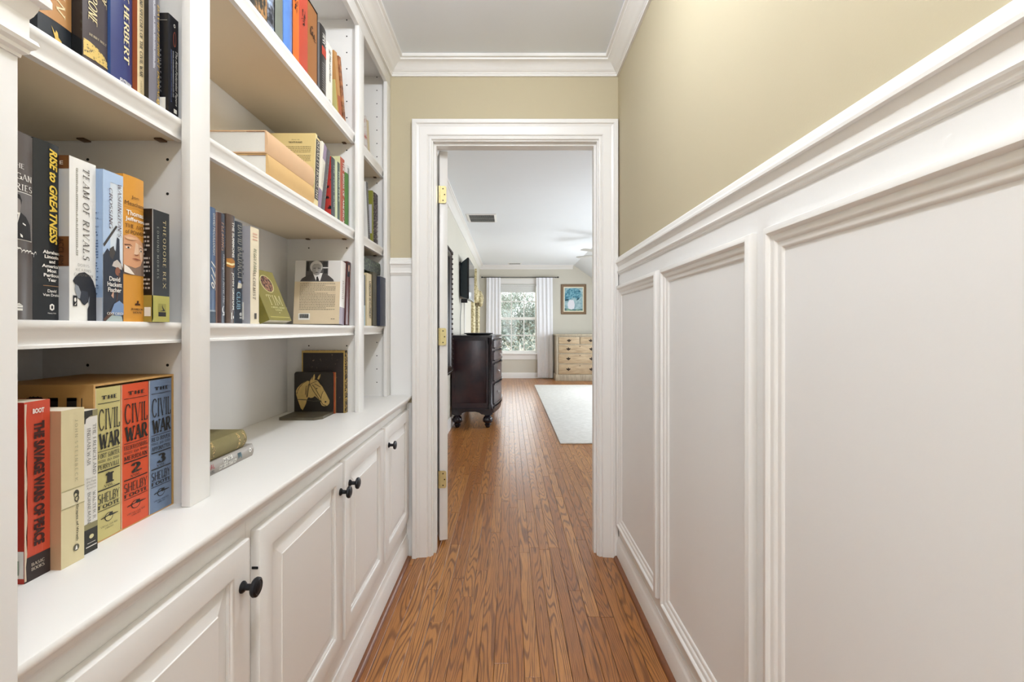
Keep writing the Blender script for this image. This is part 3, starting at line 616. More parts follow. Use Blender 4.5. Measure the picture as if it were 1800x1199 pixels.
X2 = -(CX - 189.3) * y3 / F; y2 = YX(144.7, X2)
b = Book('hardcover_book', 'dark brown hardback with pale script title and gold foliage arch, upper shelf', X2, y2, y3 - y2 - .0004, .243, SB, cv('umber', '4b4244', .3), bulge=.002, near=cv('near_gloss', '141416', .15), group=G2)
b.text('EMPTY THRONE', .34, .62, .34, .52, ink('ead8a6'), font='serif', shear=.35, thick=.17, thin=.05); b.text('QUEEN OF', .80, .70, .24, .36, ink('ead8a6'), font='serif', shear=.35, thick=.15, thin=.05)
b.text('HENRY HOLT', .56, .285, .70, .016, ink('d8c9a4'), vert=False, font='serif', thick=.2, thin=.08, track=.3)
b.polys([([(0, 0), (1, 0), (.95, .38), (.8, .64), (.5, .85), (.2, .98), (0, 1)], speckle('gilt_foliage', '5f4e38', 'd8b868', 260, .36, .46))], .02, 1, .135, .24, e=2)
X1 = -(CX - 125.5) * y2 / F; y1 = YX(66, X1)
b = Book('hardcover_book', 'black hardback with tan panel and gilt eagle, at the wall end of the upper shelf', X1, y1, y2 - y1 - .0004, .243, SB, cv('eagle_black', '262a30', .35), bulge=.002, group=G2)
b.panel(0, 1, .265, 1, cv('eagle_tan', 'bd8a55', .4)); b.text('REAGAN', .62, .56, .30, .50, ink('ecd9ac'), font='serif', shear=.35, thick=.13, thin=.04)
b.polys([([(.0, 1), (.35, .72), (.42, .9), (.6, .82), (.66, .62), (1, .48), (.72, .40), (.64, .0), (.38, .05), (.34, .5)], GOLD)], .34, .66, .10, .225)
b.polys([([(.1, .5), (.9, .0), (.95, .2), (.5, .6)], ink('c9b988'))], .70, .84, .12, .14, name='logo')
# --- bay 1, worktop -------------------------------------------------------
ZT = .7886
G3 = 'books standing on the worktop in the nearest bay'
X = -.620; y0, y1 = .5815, .6145
b = Book('paperback_book', 'worn red paperback with dark stencil title standing on the worktop', X, y0, y1 - y0, .232, ZT, cv('red_worn', 'c94a30', .4), hard=False, near=cv('red_cover', 'b5301f', .38), group=G3)
b.text('THE SAVAGE WARS OF PEACE', .55, .535, .42, .70, ink('3a1a18'), bold=.05); b.text('BOOT', .52, .945, .44, .028, WHT, vert=False, bold=.04); b.panel(0, 1, 0, .135, ink('2d2120'), e=1)
b.text('BASIC', .5, .088, .5, .018, ink('d8ccb8'), vert=False, font='serif'); b.text('BOOKS', .5, .062, .5, .018, ink('d8ccb8'), vert=False, font='serif')
b.polys([([(0, 0), (.7, 0), (.5, .08), (.9, .15), (.55, .25), (1, .35), (.6, .45), (.95, .55), (.5, .66), (.85, .78), (.5, .9), (.8, 1), (0, 1)], ink('d8c2aa'))], 0, .11, .01, .99, name='worn_edge')
b.panel(.67, .675, .14, .97, ink('d98f78'), e=2, name='crease'); b.panel(.42, .424, .14, .9, ink('d47a63'), e=2, name='crease'); b.panel(.90, 1.0, .03, .18, WHT, side='near', e=1, name='barcode_patch'); b.polys([([(.0, 0), (.25, 0), (.25, 1), (0, 1)], BLACK), ([(.45, 0), (.55, 0), (.55, 1), (.45, 1)], BLACK), ([(.75, 0), (.95, 0), (.95, 1), (.75, 1)], ink('4f7a50'))], .91, .965, .05, .13, side='near', e=3, name='barcode')
b.lines(.72, .95, .25, .92, 22, ink('8e2218'), side='near', seed=21, gap=.2)
X = -.606; y0, y1 = .6155, .6490
b = Book('paperback_book', 'cream and tan paperback with plain spine standing beside the red one', X, y0, y1 - y0, .215, ZT, cv('steinbeck', 'd9cba0', .45), hard=False, near=cv('peach_cover', 'cfa57e', .45, var=.12, vs=14), group=G3)
b.text('JOHN STEINBECK', .62, .73, .13, .40, ink('8e8a70'), font='serif', thick=.1, thin=.06, track=.6, serif=.2); b.text('The Grapes of Wrath', .66, .29, .12, .30, ink('4a4433'), bold=.02)
for vv in (.483, .487, .372, .376): b.panel(0, 1, vv, vv + .002, ink('a59c72'), e=2)
b.panel(0, 1, .377, .483, cv('steinbeck_band', 'e2d6b2')); b.polys([(circ(.5, .7, .4, .3), ink('3f3c30')), (circ(.4, .6, .2, .14), ink('c9bd95')), (circ(.55, .3, .34, .24), ink('4a4636')), (circ(.55, .3, .2, .14), ink('d9cba0'))], .48, .78, .388, .472)
b.polys([(circ(.5, .5, .5, .5), ink('5b5745')), ([(.3, .2), (.7, .2), (.62, .6), (.5, .85), (.4, .6)], WHT)], .50, .76, .075, .12, name='logo')
X = -.613; y0, y1 = .6560, .6775
b = Book('paperback_book', 'slim white and black paperback between the cream book and the boxed set', X, y0, y1 - y0, .2075, ZT, cv('fiw_white', 'e4e0d8', .4), hard=False, near=cv('fiw_near', '3a382e', .4), pages=PAGE, group=G3)
b.panel(0, 1, 0, .165, ink('2a2924'), e=1); b.panel(0, 1, .165, .205, ink('8d855f'), e=1); b.panel(0, 1, .955, 1, ink('8d855f'), e=1)
b.polys([([(0, 0), (.12, .0), (.2, .35), (.8, .6), (1, .55), (1, 1), (0, 1)], ink('2a2924'))], 0, .6, .91, 1, e=2); b.polys([(circ(.5, .5, .5, .5), ink('d8cf9e'))], .34, .68, .095, .125, e=3, name='logo'); b.panel(.2, .8, .066, .069, WHT, e=3); b.panel(.1, .9, .04, .046, WHT, e=3)
b.text('THE FRENCH AND', .74, .72, .24, .36, ink('3f3d38'), font='serif', thick=.11, thin=.05); b.text('INDIAN WAR', .32, .745, .24, .26, ink('3f3d38'), font='serif', thick=.11, thin=.05)
for i, tx in enumerate(('Deciding', 'the Fate', 'of North', 'America')): b.text(tx, .5, .52 - i * .022, .7, .014, ink('8d887c'), vert=False)
b.text('WALTER R', .72, .325, .22, .20, ink('3f3d38'), font='serif', thick=.11, thin=.05); b.text('BORNEMAN', .34, .315, .22, .22, ink('3f3d38'), font='serif', thick=.11, thin=.05)
def slipcase(name, label, X, y0, y1, h, z, d, m, inner, th=.003):
    o = tag(empty(name, (X, y0, z)), label, 'slipcase'); t = y1 - y0
    c = MB().box(-d, 0, 0, th, 0, h).box(-d, 0, t - th, t, 0, h).box(-d, 0, th, t - th, h - th, h).box(-d, 0, th, t - th, 0, th * .6).box(-d, -d + th, th, t - th, th * .6, h - th)
    c.build('case', m, o); return o
XC_ = -.626
sl = slipcase('slipcase', 'tan cardboard slipcase holding three coloured volumes on the worktop', XC_, .6855, .849, .242, ZT, .165, mat('slipcase_card', 'c69a5c', .5, var=.1, vs=25), None)
T, Fc = lay_text('SH', font='serif', thick=.34, thin=.1, serif=.34)
flat('lettering', [(-.105 + a * .080, -.0005, .180 + b_ * .045) for a, b_ in T], Fc, BLACK, sl)
MB().box(-.018, -.017, -.0006, -.0001, .178, .222).build('rule', BLACK, sl)
G4 = 'three volumes inside the tan slipcase'
INK = ink('26241f')
vols = [('olive', 'c9bd7c', 'pale olive volume one of the boxed set', 'FORT SUMTER', 'PERRYVILLE', '1'), ('orange', 'd8532c', 'bright orange volume two of the boxed set', 'FREDERICKSBURG', 'MERIDIAN', '2'), ('slateblue', '7386a2', 'slate blue volume three of the boxed set', 'RED RIVER', 'APPOMATTOX', '3')]
edges = [.6890, .7352, .7920, .8455]
for i, (nm, hx, lab, t1, t2, num) in enumerate(vols):
    y0, y1 = edges[i], edges[i + 1] - .0008
    b = Book('paperback_book', lab, XC_ - .001, y0, y1 - y0, .2335, ZT + .002, cv('vol_' + nm, hx, .4), d=.155, hard=False, bulge=.0012, group=G4)
    b.text('THE', .5, .935, .60, .026, INK, vert=False, font='serif', thick=.3, thin=.12, serif=.42, track=.3)
    b.text('CIVIL', .52, .79, .84, .145, INK, vert=False, font='serif', thick=.16, thin=.05, serif=.26)
    b.text('WAR', .52, .648, .84, .115, INK, vert=False, font='serif', thick=.30, thin=.10, serif=.34, track=.1)
    b.text(t1, .5, .552, .84, .032, INK, vert=False, font='serif', thick=.2, thin=.08); b.text('to', .5, .517, .16, .018, INK, vert=False, shear=.3); b.text(t2, .5, .480, .84, .032, INK, vert=False, font='serif', thick=.2, thin=.08)
    for u0, u1 in ((.08, .36), (.64, .92)):
        b.panel(u0, u1, .520, .523, INK, e=2, name='rule'); b.panel(u0, u1, .511, .514, INK, e=2, name='rule')
    for vv, hh in ((.895, .004), (.580, .004), (.446, .008), (.322, .008), (.190, .004)): b.panel(.08, .94, vv, vv + hh, INK, e=2, name='rule')
    b.text(num, .5, .398, .40 if num != '1' else .34, .072, INK, vert=False, font='serif', thick=.34, thin=.12, serif=.5) ; b.text('VOL.', .5, .346, .42, .016, INK, vert=False, font='serif', thick=.2, thin=.1, track=.3)
    b.text('SHELBY', .5, .272, .84, .066, INK, vert=False, font='serif', thick=.17, thin=.07, serif=.2); b.text('FOOTE', .5, .216, .84, .026, INK, vert=False, font='serif', thick=.26, thin=.12, serif=.4, track=.2)
    b.polys([(circ(.45, .42, .24, .42), INK), (circ(.45, .42, .20, .35), cv('vol_' + nm, hx)), ([(0, .5), (.4, .62), (.5, .78), (.66, .8), (.66, .6), (1, .52), (1, .46), (.5, .44), (.45, .52), (0, .42)], INK)], .18, .86, .105, .175, name='logo')
    b.text('VINTAGE CIVIL WAR', .5, .082, .66, .011, INK, vert=False, font='serif', thick=.14, thin=.06); b.text('LIBRARY', .5, .065, .34, .010, INK, vert=False, font='serif', thick=.14, thin=.06)
    b.panel(0, .025, 0, 1, cv('worn_pale', 'd8c9a6'), e=1, name='worn_edge')
# --- bay 2, middle shelf --------------------------------------------------
G5 = 'upright books on the middle shelf of the wide bay'
XA = -.608; ya, yb = spine(440, 455, XA)
b = Book('paperback_book', 'cream spined paperback with grey back cover, end of the upright row', XA, ya, yb - ya, .2294, SC, cv('cream_pb', 'e8dabb', .45), hard=False, near=cv('grey_back', 'a9a7ac', .45), d=.15, group=G5)
b.text('PEGGY PARR', .5, .66, .34, .24, ink('5a6a44'), font='serif', shear=.2, track=.3); b.text('ALCHEMIST', .42, .40, .32, .30, ink('6c5e46'), font='serif', shear=.2, track=.3); b.lines(.25, .8, .86, .95, 3, ink('d9a58c'), side='spine', seed=30); b.panel(.45, .7, .05, .11, ink('3f3a33'), e=2, name='logo')
b.lines(.80, .90, .35, .90, 12, ink('77777a'), side='near', seed=31); b.panel(.72, .9, .04, .22, WHT, side='near', name='barcode_patch'); b.polys([([(.1 + i * .2, 0), (.2 + i * .2, 0), (.2 + i * .2, 1), (.1 + i * .2, 1)], INK) for i in range(4)], .75, .87, .07, .15, side='near', name='barcode')
Xq = -(CX - 426) * ya / F; y3 = YX(412.8, Xq)
b = Book('hardcover_book', 'blue-black hardback with a tall pale title beside the cream paperback', Xq, y3, ya - y3 - .0004, .235, SC, cv('camel_blue', '333a44', .3), bulge=.003, group=G5)
b.text('DAVID BALDACCI', .52, .71, .62, .52, ink('b9b6a8'), font='serif', thick=.14, thin=.05); b.polys([([(0, 0), (.8, .1), (1, .6), (.5, 1), (.1, .9)], ink('d9d2be')), ([(.1, .9), (.7, .8), (.6, 1.2), (.2, 1.2)], ink('7c8cb0'))], .2, .85, .345, .41)
b.text('CAMEL', .8, .24, .2, .2, ink('6f8fa6'), font='serif'); b.text('CLUB', .32, .225, .42, .17, ink('8fb2c4'), font='serif'); b.polys([(circ(.5, .7, .45, .3), ink('c4c6c4')), ([(.1, 0), (.9, 0), (.9, .25), (.1, .25)], ink('c4c6c4'))], .38, .8, .05, .11, name='logo')
Xp = -(CX - 412.4) * y3 / F; y2 = YX(397.6, Xp)
b = Book('hardcover_book', 'brown hardback with white title and amber glow on its spine', Xp, y2, y3 - y2 - .0004, .244, SC, cv('summons', '5d4c42', .32), bulge=.003, group=G5)
b.panel(.78, 1, 0, 1, cv('summons_blue', '54606e')); b.text('THE SUMMONS', .66, .775, .34, .33, WHT, bold=.03); b.text('JOHN GRISHAM', .62, .30, .36, .345, WHT, bold=.03); b.polys([([(0, .1), (.5, 0), (1, .2), (1, .8), (.5, 1), (0, .9)], ink('b0742c')), ([(0, .35), (.5, .25), (1, .45), (.9, .6), (.4, .45), (0, .55)], ink('f0e0a8'))], 0, 1, .51, .60); b.polys([([(0, 0), (.2, 0), (.2, 1), (0, 1)], WHT), ([(.5, .1), (.9, .1), (.9, .5), (.5, .5)], WHT)], .4, .8, .04, .10, name='logo')
Xo = -(CX - 396) * y2 / F; y1 = YX(382, Xo)
b = Book('hardcover_book', 'dark slate and maroon hardback with silver script title', Xo, y1, y2 - y1 - .0016, .240, SC, cv('fleming', '39404c', .3), bulge=.003, near=cv('pinkish', 'b99484', .5), group=G5)
b.panel(0, .32, 0, 1, cv('fleming_maroon', '4a302c')); b.text('FLEMING', .5, .79, .34, .26, ink('b08c78'), font='serif', shear=.2); b.text('THOMAS', .86, .80, .2, .2, ink('6f89a8'), font='serif'); b.text("Washington's Secret War", .62, .40, .42, .46, ink('c9ccd2'), shear=.5); b.polys([(circ(.5, .6, .5, .4), ink('d9dadc')), (circ(.65, .65, .35, .3), cv('fleming', '39404c')), ([(.1, 0), (.8, .05), (.8, .2), (.1, .15)], ink('d9dadc'))], .42, .88, .07, .16, name='logo')
Xn = -(CX - 379.6) * y1 / F
b = Book('hardcover_book', 'blue hardback with slanting white numerals, half hidden by the bookcase stile', Xn, .946, y1 - .946 - .0012, .2455, SC, cv('blue1776', '4d6586', .35), bulge=.004, group=G5)
b.text('DAVID McCULLOUGH', .66, .77, .26, .36, ink('dfe0da')); b.text('1776', .62, .41, .50, .25, WHT, shear=.5); b.panel(0, 1, .10, .115, ink('9aa6b0')); b.panel(0, 1, .0, .1, ink('465462'))
b = Book('paperback_book', 'olive green book with an oval picture propped facing out on the shelf', -.656, 1.197, .028, .150, SC + .0005, cv('olive_book', '7d7432', .45, var=.1, vs=60), d=.121, hard=False, rot=(R(22), 0, R(-90)), far=cv('olive_front', '857b36', .45, var=.1, vs=60))
b.text('TIM', .56, .40, .60, .20, ink('e3dcae'), vert=False, side='far', font='serif', thick=.07, thin=.03, serif=.2); b.polys([(circ(.5, .5, .5, .5), ink('cfc78e')), (circ(.5, .5, .44, .46), speckle('oval_picture', '3d1d14', 'a9785c', 160, .42, .6))], .24, .78, .55, .90, side='far', name='oval_picture')
b.text('A NOVEL ABOUT', .58, .255, .62, .035, ink('d9d29c'), vert=False, side='far', font='serif'); b.text('LOVE', .58, .205, .30, .032, ink('d9d29c'), vert=False, side='far', font='serif'); b.polys([(circ(.5, .5, .5, .5), ink('e8e2b8'))], .555, .59, .145, .16, side='far', name='logo'); b.panel(.1, .95, .055, .075, ink('b5a95e'), side='far', name='rule')
b = Book('paperback_book', 'thin pale blue book lying flat behind the cream paperback', -.70, 1.198, .0095, .09, SC, cv('pale_blue', 'c8d2dc', .4), d=.10, hard=False, rot=(R(90), 0, 0))
ln = -math.atan2(.02, .235)
Xk = -.622
b = Book('hardcover_book', 'cream jacketed hardback showing a photo of a white-haired man on its back', Xk, 1.6635, .050, .236, SC + .0005, cv('jacket_white', 'e6dfd6', .35), bulge=.002, near=cv('jacket_cream', 'ddc9a8', .4), d=.168, rot=(ln, 0, 0))
b.panel(0, 1, 0, .27, cv('jacket_mauve', '8f7f8c')); b.lines(.3, .6, .4, .7, 10, ink('a8968f'), side='spine', seed=40)
b.panel(0, 1, .665, 1.0, ink('dcd8d2'), side='near', name='photo_ground')
GY = [ink(x) for x in ('54514e', 'a5a19c', 'cfcbc5', '2b2928', 'efece7', '77736f')]
b.polys([([(.22, .25), (.72, .25), (.72, 1), (.22, 1)], GY[0]), ([(.60, .68), (.72, .68), (.72, .64), (.60, .64)], GY[4]), ([(.60, .72), (.70, .72), (.70, .95), (.60, .95)], GY[3]), ([(.62, .38), (.70, .38), (.70, .6), (.62, .6)], GY[3]), ([(.24, .5), (.29, .5), (.29, .95), (.24, .95)], GY[3]),
         ([(.10, 0), (.14, .14), (.25, .28), (.40, .38), (.60, .38), (.74, .28), (.84, .10), (.86, 0)], ink('4c4846')), ([(.38, .40), (.46, .02), (.55, .02), (.60, .40)], GY[4]), ([(.465, .22), (.495, .24), (.53, .02), (.46, .02)], GY[3]),
         (circ(.455, .70, .14, .30, 24), GY[2]), ([(.36, .72), (.40, .84), (.50, .86), (.57, .76), (.57, .50), (.52, .32), (.46, .28), (.39, .36), (.36, .52)], GY[1]), ([(.39, .64), (.44, .66), (.44, .62), (.39, .61)], GY[0]), ([(.49, .66), (.55, .64), (.55, .61), (.49, .62)], GY[0]), ([(.455, .62), (.48, .62), (.495, .49), (.45, .48)], ink('bdb9b4')), ([(.42, .42), (.47, .44), (.53, .42), (.47, .40)], GY[0])], .02, 1.0, .668, .995, side='near', name='portrait_photo')
b.lines(.12, .90, .215, .645, 17, ink('7c705f'), side='near', seed=41, gap=.32); b.panel(.11, .36, .065, .165, WHT, side='near', name='barcode_patch')
b.polys([([(i / 14, .1), (i / 14 + .03 + .02 * (i % 3), .1), (i / 14 + .03 + .02 * (i % 3), .95), (i / 14, .95)], INK) for i in range(14)], .13, .34, .085, .16, side='near', name='barcode'); b.lines(.82, .9, .07, .09, 1, INK, side='near', seed=44)
b = Book('hardcover_book', 'maroon hardback with a small portrait at the top, behind the cream jacketed one', -.618, 1.7165, .041, .242, SC + .0005, cv('maroon', '5d2a24', .32), bulge=.004, d=.168, near=cv('maroon_near', '4a211d', .35), rot=(ln, 0, 0))
b.text('ONE HUNDRED DAYS', .62, .70, .26, .42, ink('d8b8a8'), font='serif'); b.polys([([(0, 0), (1, 0), (1, 1), (0, 1)], ink('3d3b42')), (circ(.5, .62, .26, .26), ink('c99a80')), ([(.15, 0), (.85, 0), (.6, .35), (.4, .35)], ink('23242a'))], .02, .46, .76, .98)
# --- bay 2, upper shelf ---------------------------------------------------
G6 = 'thick hardbacks stacked flat on the upper shelf of the wide bay'
for nm, hx, z0, dy, lab in (('peach', 'd9b28a', SB + .0578, 0, 'peach cloth hardback lying flat on top of the tan one'), ('tan_cloth', 'd5ae74', SB, .004, 'tan cloth hardback lying flat at the bottom of the stack')):
    b = Book('hardcover_book', lab, -.612, 1.4185, .0570, .2735 - dy, z0, cv(nm, hx, .75, var=.06, vs=20, bump=.1, bs=900), bulge=.005, d=.205, pages=PAGEW, rot=(R(90), 0, 0), group=G6)
    MB().box(-.05, -.003, .0540, .0552, .2735 - dy - .0045, .2735 - dy - .0005).build('headband', mat('headband_brown', '9a6a48', .6), b.o)
ln2 = -R(4)
b = Book('paperback_book', 'cream book with a block of print on its cover, standing behind the flat stack', -.612, 1.4225, .033, .231, SB + .0002, cv('kite_cream', 'e2cf98', .45), hard=False, d=.155, near=cv('kite_near', 'dcc588', .45, var=.08, vs=8), rot=(ln2, 0, 0))
b.panel(.18, 1, .10, .94, cv('kite_dark', '35302e')); b.text('KHALED HOSSEINI', .62, .52, .52, .80, ink('e4dccb'), font='serif', thick=.16, thin=.06); b.panel(.4, 1, .97, 1, cv('kite_dark', '35302e'))
b.text('PRAISE FOR', .60, .905, .16, .014, ink('6e5f38'), vert=False, side='near', font='serif'); b.text('THE KITE RUNNER', .60, .870, .28, .024, ink('4a3f26'), vert=False, side='near', bold=.02); b.lines(.36, .92, .60, .82, 9, ink('7a6a40'), side='near', seed=50, gap=.3)
ln3 = -R(13)
XU = -.622
b = Book('hardcover_book', 'white and mauve hardback leaning in the upper row', XU, 1.4615, .040, .236, SB + .0004, cv('mauve_white', 'e6e0cf', .4), rot=(ln3, 0, 0), bulge=.002)
b.panel(.18, 1, .0, .30, cv('mauve', '8f7d93')); b.panel(.30, 1, .76, 1, cv('mauve', '8f7d93')); b.lines(.5, .8, .35, .7, 16, ink('b9ad98'), side='spine', seed=52)
b = Book('hardcover_book', 'charcoal hardback leaning beside the white and mauve one', XU, 1.5035, .028, .230, SB + .0004, cv('charcoal_lean', '5a5758', .4), rot=(ln3, 0, 0), bulge=.002)
b.text('THE LACUNA READER', .6, .55, .34, .66, ink('9c9a96'), font='serif')
RP = speckle('red_poppy_print', '1c0f10', 'c23a30', 38, .40, .47)
def upright(px0, px1, X, h, z, name, label, col, near=None, **kw):
    y0, y1 = spine(px0, px1, X); return Book(name, label, X, y0, y1 - y0 - .0006, h, z, col, near=near, **kw)
b = upright(582, 588.6, XU, .217, SB, 'hardcover_book', 'dark grey hardback with red poppy cover in the upper row', cv('grey_green', '3d4042', .4), near=RP, bulge=.002); b.text('THE POPPY WAR', .6, .55, .4, .7, ink('a9b0a8'), font='serif')
b = upright(589.2, 597.2, XU, .219, SB, 'hardcover_book', 'dark green hardback with pale edge in the upper row', cv('bottle_green', '3b4a42', .4), near=cv('pale_sage', 'c9cfa8', .5), bulge=.002); b.text('ROBERTS', .7, .6, .34, .5, ink('c4cabb'), font='serif'); b.panel(0, .34, 0, 1, cv('pale_sage', 'c9cfa8'))
b = upright(598, 605.6, XU, .250, SB, 'paperback_book', 'rust red book with white cord-like lettering in the upper row', cv('rust_red', 'b14a2c', .4), hard=False, near=cv('pale_sage2', 'd4d0a0', .5)); b.text('THE BIRDS OF AMERICA', .72, .5, .4, .92, WHT, font='serif', thick=.25, thin=.12)
b = upright(606.2, 612.6, XU, .208, SB, 'hardcover_book', 'plain green cloth hardback in the upper row', cv('leaf_green', '4c7a34', .5), bulge=.003)
nb = Book('spiral_notebook', 'white spiral-bound notebook at the end of the upper row', -.626, 1.7585, .024, .248, SB, cv('notebook_white', 'e4e2dc', .4), hard=False, d=.15, cat='notebook')
co = MB()
for i in range(40):
    zc = .012 + i * .0057; co.tube([(-.004 + .006 * math.cos(a), .012 + .010 * math.sin(a), zc + .0008 * a / 3) for a in [j * math.pi / 5 for j in range(11)]], .0007, 5)
co.build('coil', mat('notebook_coil', '4a4a4c', .35, .6), nb.o, smooth=40)
# --- bay 2, top shelf -----------------------------------------------------
G7 = 'books on the top shelf of the wide bay'
XV = -.617
def vol(px0, px1, h, name, label, col, **kw):
    return upright(px0, px1, XV, h, SA, name, label, col, group=G7, **kw)
b = vol(438, 469.6, .262, 'hardcover_book', 'brown patterned hardback leftmost on the top shelf', speckle('brown_pattern', '2c2a22', 'a87c4c', 60, .42, .58, c3='5b4a34'), bulge=.003)
b = vol(470, 482, .262, 'hardcover_book', 'blue and grey glossy hardback on the top shelf', speckle('blue_grey_pattern', '2f3238', '9fb4d4', 45, .4, .62, rough=.2, c3='6c6f78'), bulge=.004)
b = vol(483.4, 497.4, .255, 'hardcover_book', 'grey-green hardback in a black edged jacket on the top shelf', cv('sage_grey', '75796c', .25, var=.12, vs=18), bulge=.004, near=cv('near_black', '1b191a'))
b = vol(498, 513.6, .255, 'hardcover_book', 'bright blue glossy hardback on the top shelf', cv('sky_blue', '5a82c4', .2, var=.2, vs=12), bulge=.005)
ys0, ys1 = YX(514, XV), YX(558.4, XV)
sl = slipcase('slipcase', 'black slipcase with three orange, red and brown volumes on the top shelf', XV, ys0, ys1, .254, SA, .17, mat('black_card', '211a18', .4), None, th=.0028)
e3 = [ys0 + .003, YX(526.3, XV), YX(541.3, XV), ys1 - .003]
for i, (nm, hx, lab) in enumerate((('orange2', 'd9661c', 'orange volume in the black slipcase'), ('red2', 'b8432c', 'brick red volume in the black slipcase'), ('brown2', '97602f', 'brown volume in the black slipcase'))):
    b = Book('hardcover_book', lab, XV - .0008, e3[i], e3[i + 1] - e3[i] - .0006, .246 - .001, SA + .002, cv(nm, hx, .4), bulge=.001, d=.16, group='three volumes in the black slipcase')
    sy = []
    rd = random.Random(60 + i)
    for q in range(14):
        a, c_ = rd.random() * .7, rd.random() * .8; l1, l2 = rd.uniform(.15, .4), rd.uniform(.03, .08)
        if q % 2: l1, l2 = l2 * 1.6, l1 * .8
        sy.append(([(a, c_), (a + l1, c_ + .06), (a + l1, c_ + .06 + l2), (a, c_ + l2)], ink('2b1610')))
    b.polys(sy, .18, .85, .60 - i * .02, .80 - i * .02, name='emblem')
b = vol(561.5, 573, .236, 'hardcover_book', 'glossy black hardback with red and white marks on the top shelf', cv('gloss_black', '262423', .2), bulge=.003, near=cv('grey_near', '8a8684', .3)); b.panel(.25, 1, .60, .72, ink('b8402c'), e=2); b.text('WAR', .6, .84, .6, .16, WHT); b.lines(.3, .9, .1, .5, 12, ink('8a8682'), side='spine', seed=70)
b = vol(573.6, 584.2, .213, 'paperback_book', 'white paperback with black vertical title on the top shelf', cv('white_pb', 'ece6da', .4), hard=False); b.text('War and Peace', .62, .62, .3, .42, INK, shear=.3); b.text('W', .55, .88, .4, .07, INK, vert=False); b.text('LEO', .55, .08, .3, .06, INK)
def leaner(px, X, z, h, t, ang, label, col, near=None, name='paperback_book', d=.14, **kw):
    y = YX(px, X); return Book(name, label, X, y, t, h, z, col, hard=False, near=near, rot=(R(ang), 0, 0), d=d, **kw)
leaner(594.2, XV - .004, SA + .0005, .13, .005, 13.5, 'thin pale green pamphlet leaning at the end of the top shelf', cv('pamphlet_green', 'c2b878', .5), name='pamphlet', cat='pamphlet')
b = leaner(596.8, XV, SA + .0005, .226, .028, 13.5, 'tan and rust paperback leaning left on the top shelf', cv('tan_pb', 'bd8a50', .45)); b.panel(0, 1, .05, .36, cv('rust_pb', 'a4522c'))
b = leaner(604.6, XV, SA + .0005, .232, .022, 13.5, 'brown mottled paperback leaning last on the top shelf', speckle('brown_mottle', '6d3d22', 'b9794a', 40, .4, .6)); b.text('NATURE', .5, .3, .4, .2, ink('e0c9a4'))
# --- bay 2, worktop -------------------------------------------------------
ob = Book('paperback_book', 'grey paperback with white stickers lying under the old olive book', -.662, 1.172, .0305, .225, ZT, cv('sticker_grey', '9c948a', .35), bulge=.004, hard=False, d=.14, rot=(R(90), 0, 0))
ob.text('HAZEL', .70, .47, .30, .14, INK, e=3); ob.panel(.52, .88, .395, .545, WHT, e=1, name='sticker')
ob.text('HER WHITTEN', .30, .47, .26, .27, ink('6d6a66'), e=3); ob.panel(.14, .46, .325, .46, WHT, e=1, name='sticker'); ob.panel(.14, .46, .47, .61, WHT, e=1, name='sticker')
ob.text('MISTRIAL', .66, .80, .34, .22, ink('a8323c')); ob.text('NOVEL', .26, .76, .24, .15, ink('4f555c')); ob.polys([([(.1, .1), (.9, .25), (.4, .6), (.9, .95), (.2, .8), (.5, .5)], ink('5f7a84'))], .15, .85, .22, .31, name='emblem'); ob.polys([(circ(.5, .5, .5, .5), WHT), (circ(.5, .5, .2, .2), BLACK)], .42, .78, .05, .095, name='logo')
ov_ = Book('hardcover_book', 'worn olive cloth book with gilt bands lying on the grey paperback', -.668, 1.142, .043, .205, ZT + .0306, cv('olive_cloth', '857a50', .7, var=.15, vs=40, bump=.2, bs=700), bulge=.010, d=.135, rot=(R(90), 0, 0))
GB = speckle('worn_gilt_band', '6a5c38', 'd0b070', 260, .44, .56)
for v0, v1 in ((.03, .06), (.13, .17), (.60, .64), (.74, .93)): ov_.panel(.05, .95, v0, v1, GB, e=1, name='gilt_band')
# bookend
be = tag(empty('bookend', (-.745, 1.735, ZT)), 'dark metal bookend with a gilt horse head relief on the worktop', 'bookend')
BE = mat('bookend_black', '2e2822', .38, .3, var=.25, vs=30); BED = mat('bookend_bronze', '6f6858', .4, .6, var=.3, vs=30)
PWd, PHt = .148, .161
c = .010; rr = [(PWd / 2 - c + c * math.sin(R(a)), PHt - c + c * math.cos(R(a))) for a in range(0, 91, 15)]
MB().prism([(-a, b_) for a, b_ in rr[::-1]] + rr + [(PWd / 2, 0), (-PWd / 2, 0)], lambda u, v, h: (u, h, v), 0, .006).build('plate', [BE], be, smooth=30)
PR = MB().prism([(-PWd / 2, 0), (-PWd / 2, -.115), (-PWd / 2 + .004, -.12), (PWd / 2 - .022, -.12), (PWd / 2, -.095), (PWd / 2, 0)], lambda u, v, h: (u, v, h), 0, .0095).build('base', BED, be)
def hp(p): return ((p[0] - 450) / 580 * PWd, (965 - p[1]) / 620 * (PHt - .0095) + .0095)
def my(u, v, h): return (u, -h, v)
HG = mat('worn_gilt_relief', 'c9ab6a', .42, .45, var=.25, vs=60)
horse = [(395, 525), (398, 490), (425, 440), (465, 378), (472, 430), (465, 470), (500, 475), (525, 500), (545, 535), (580, 575), (600, 620), (640, 690), (665, 745), (688, 790), (685, 835), (660, 870), (610, 880), (575, 865), (555, 820), (565, 790), (540, 780), (500, 745), (470, 720), (440, 745), (410, 750), (375, 738), (350, 780), (340, 830), (320, 880), (290, 940), (262, 910), (235, 830), (215, 770), (195, 700), (190, 640), (215, 590), (260, 540), (310, 505), (350, 485), (385, 488)]
hr = MB().prism([hp(p) for p in horse], my, 0, .0035).prism([hp(p) for p in ((508, 455), (525, 410), (552, 380), (548, 420), (530, 465))], my, 0, .003)
ho = hr.build('horse_relief', HG, be)
ln_ = MB()
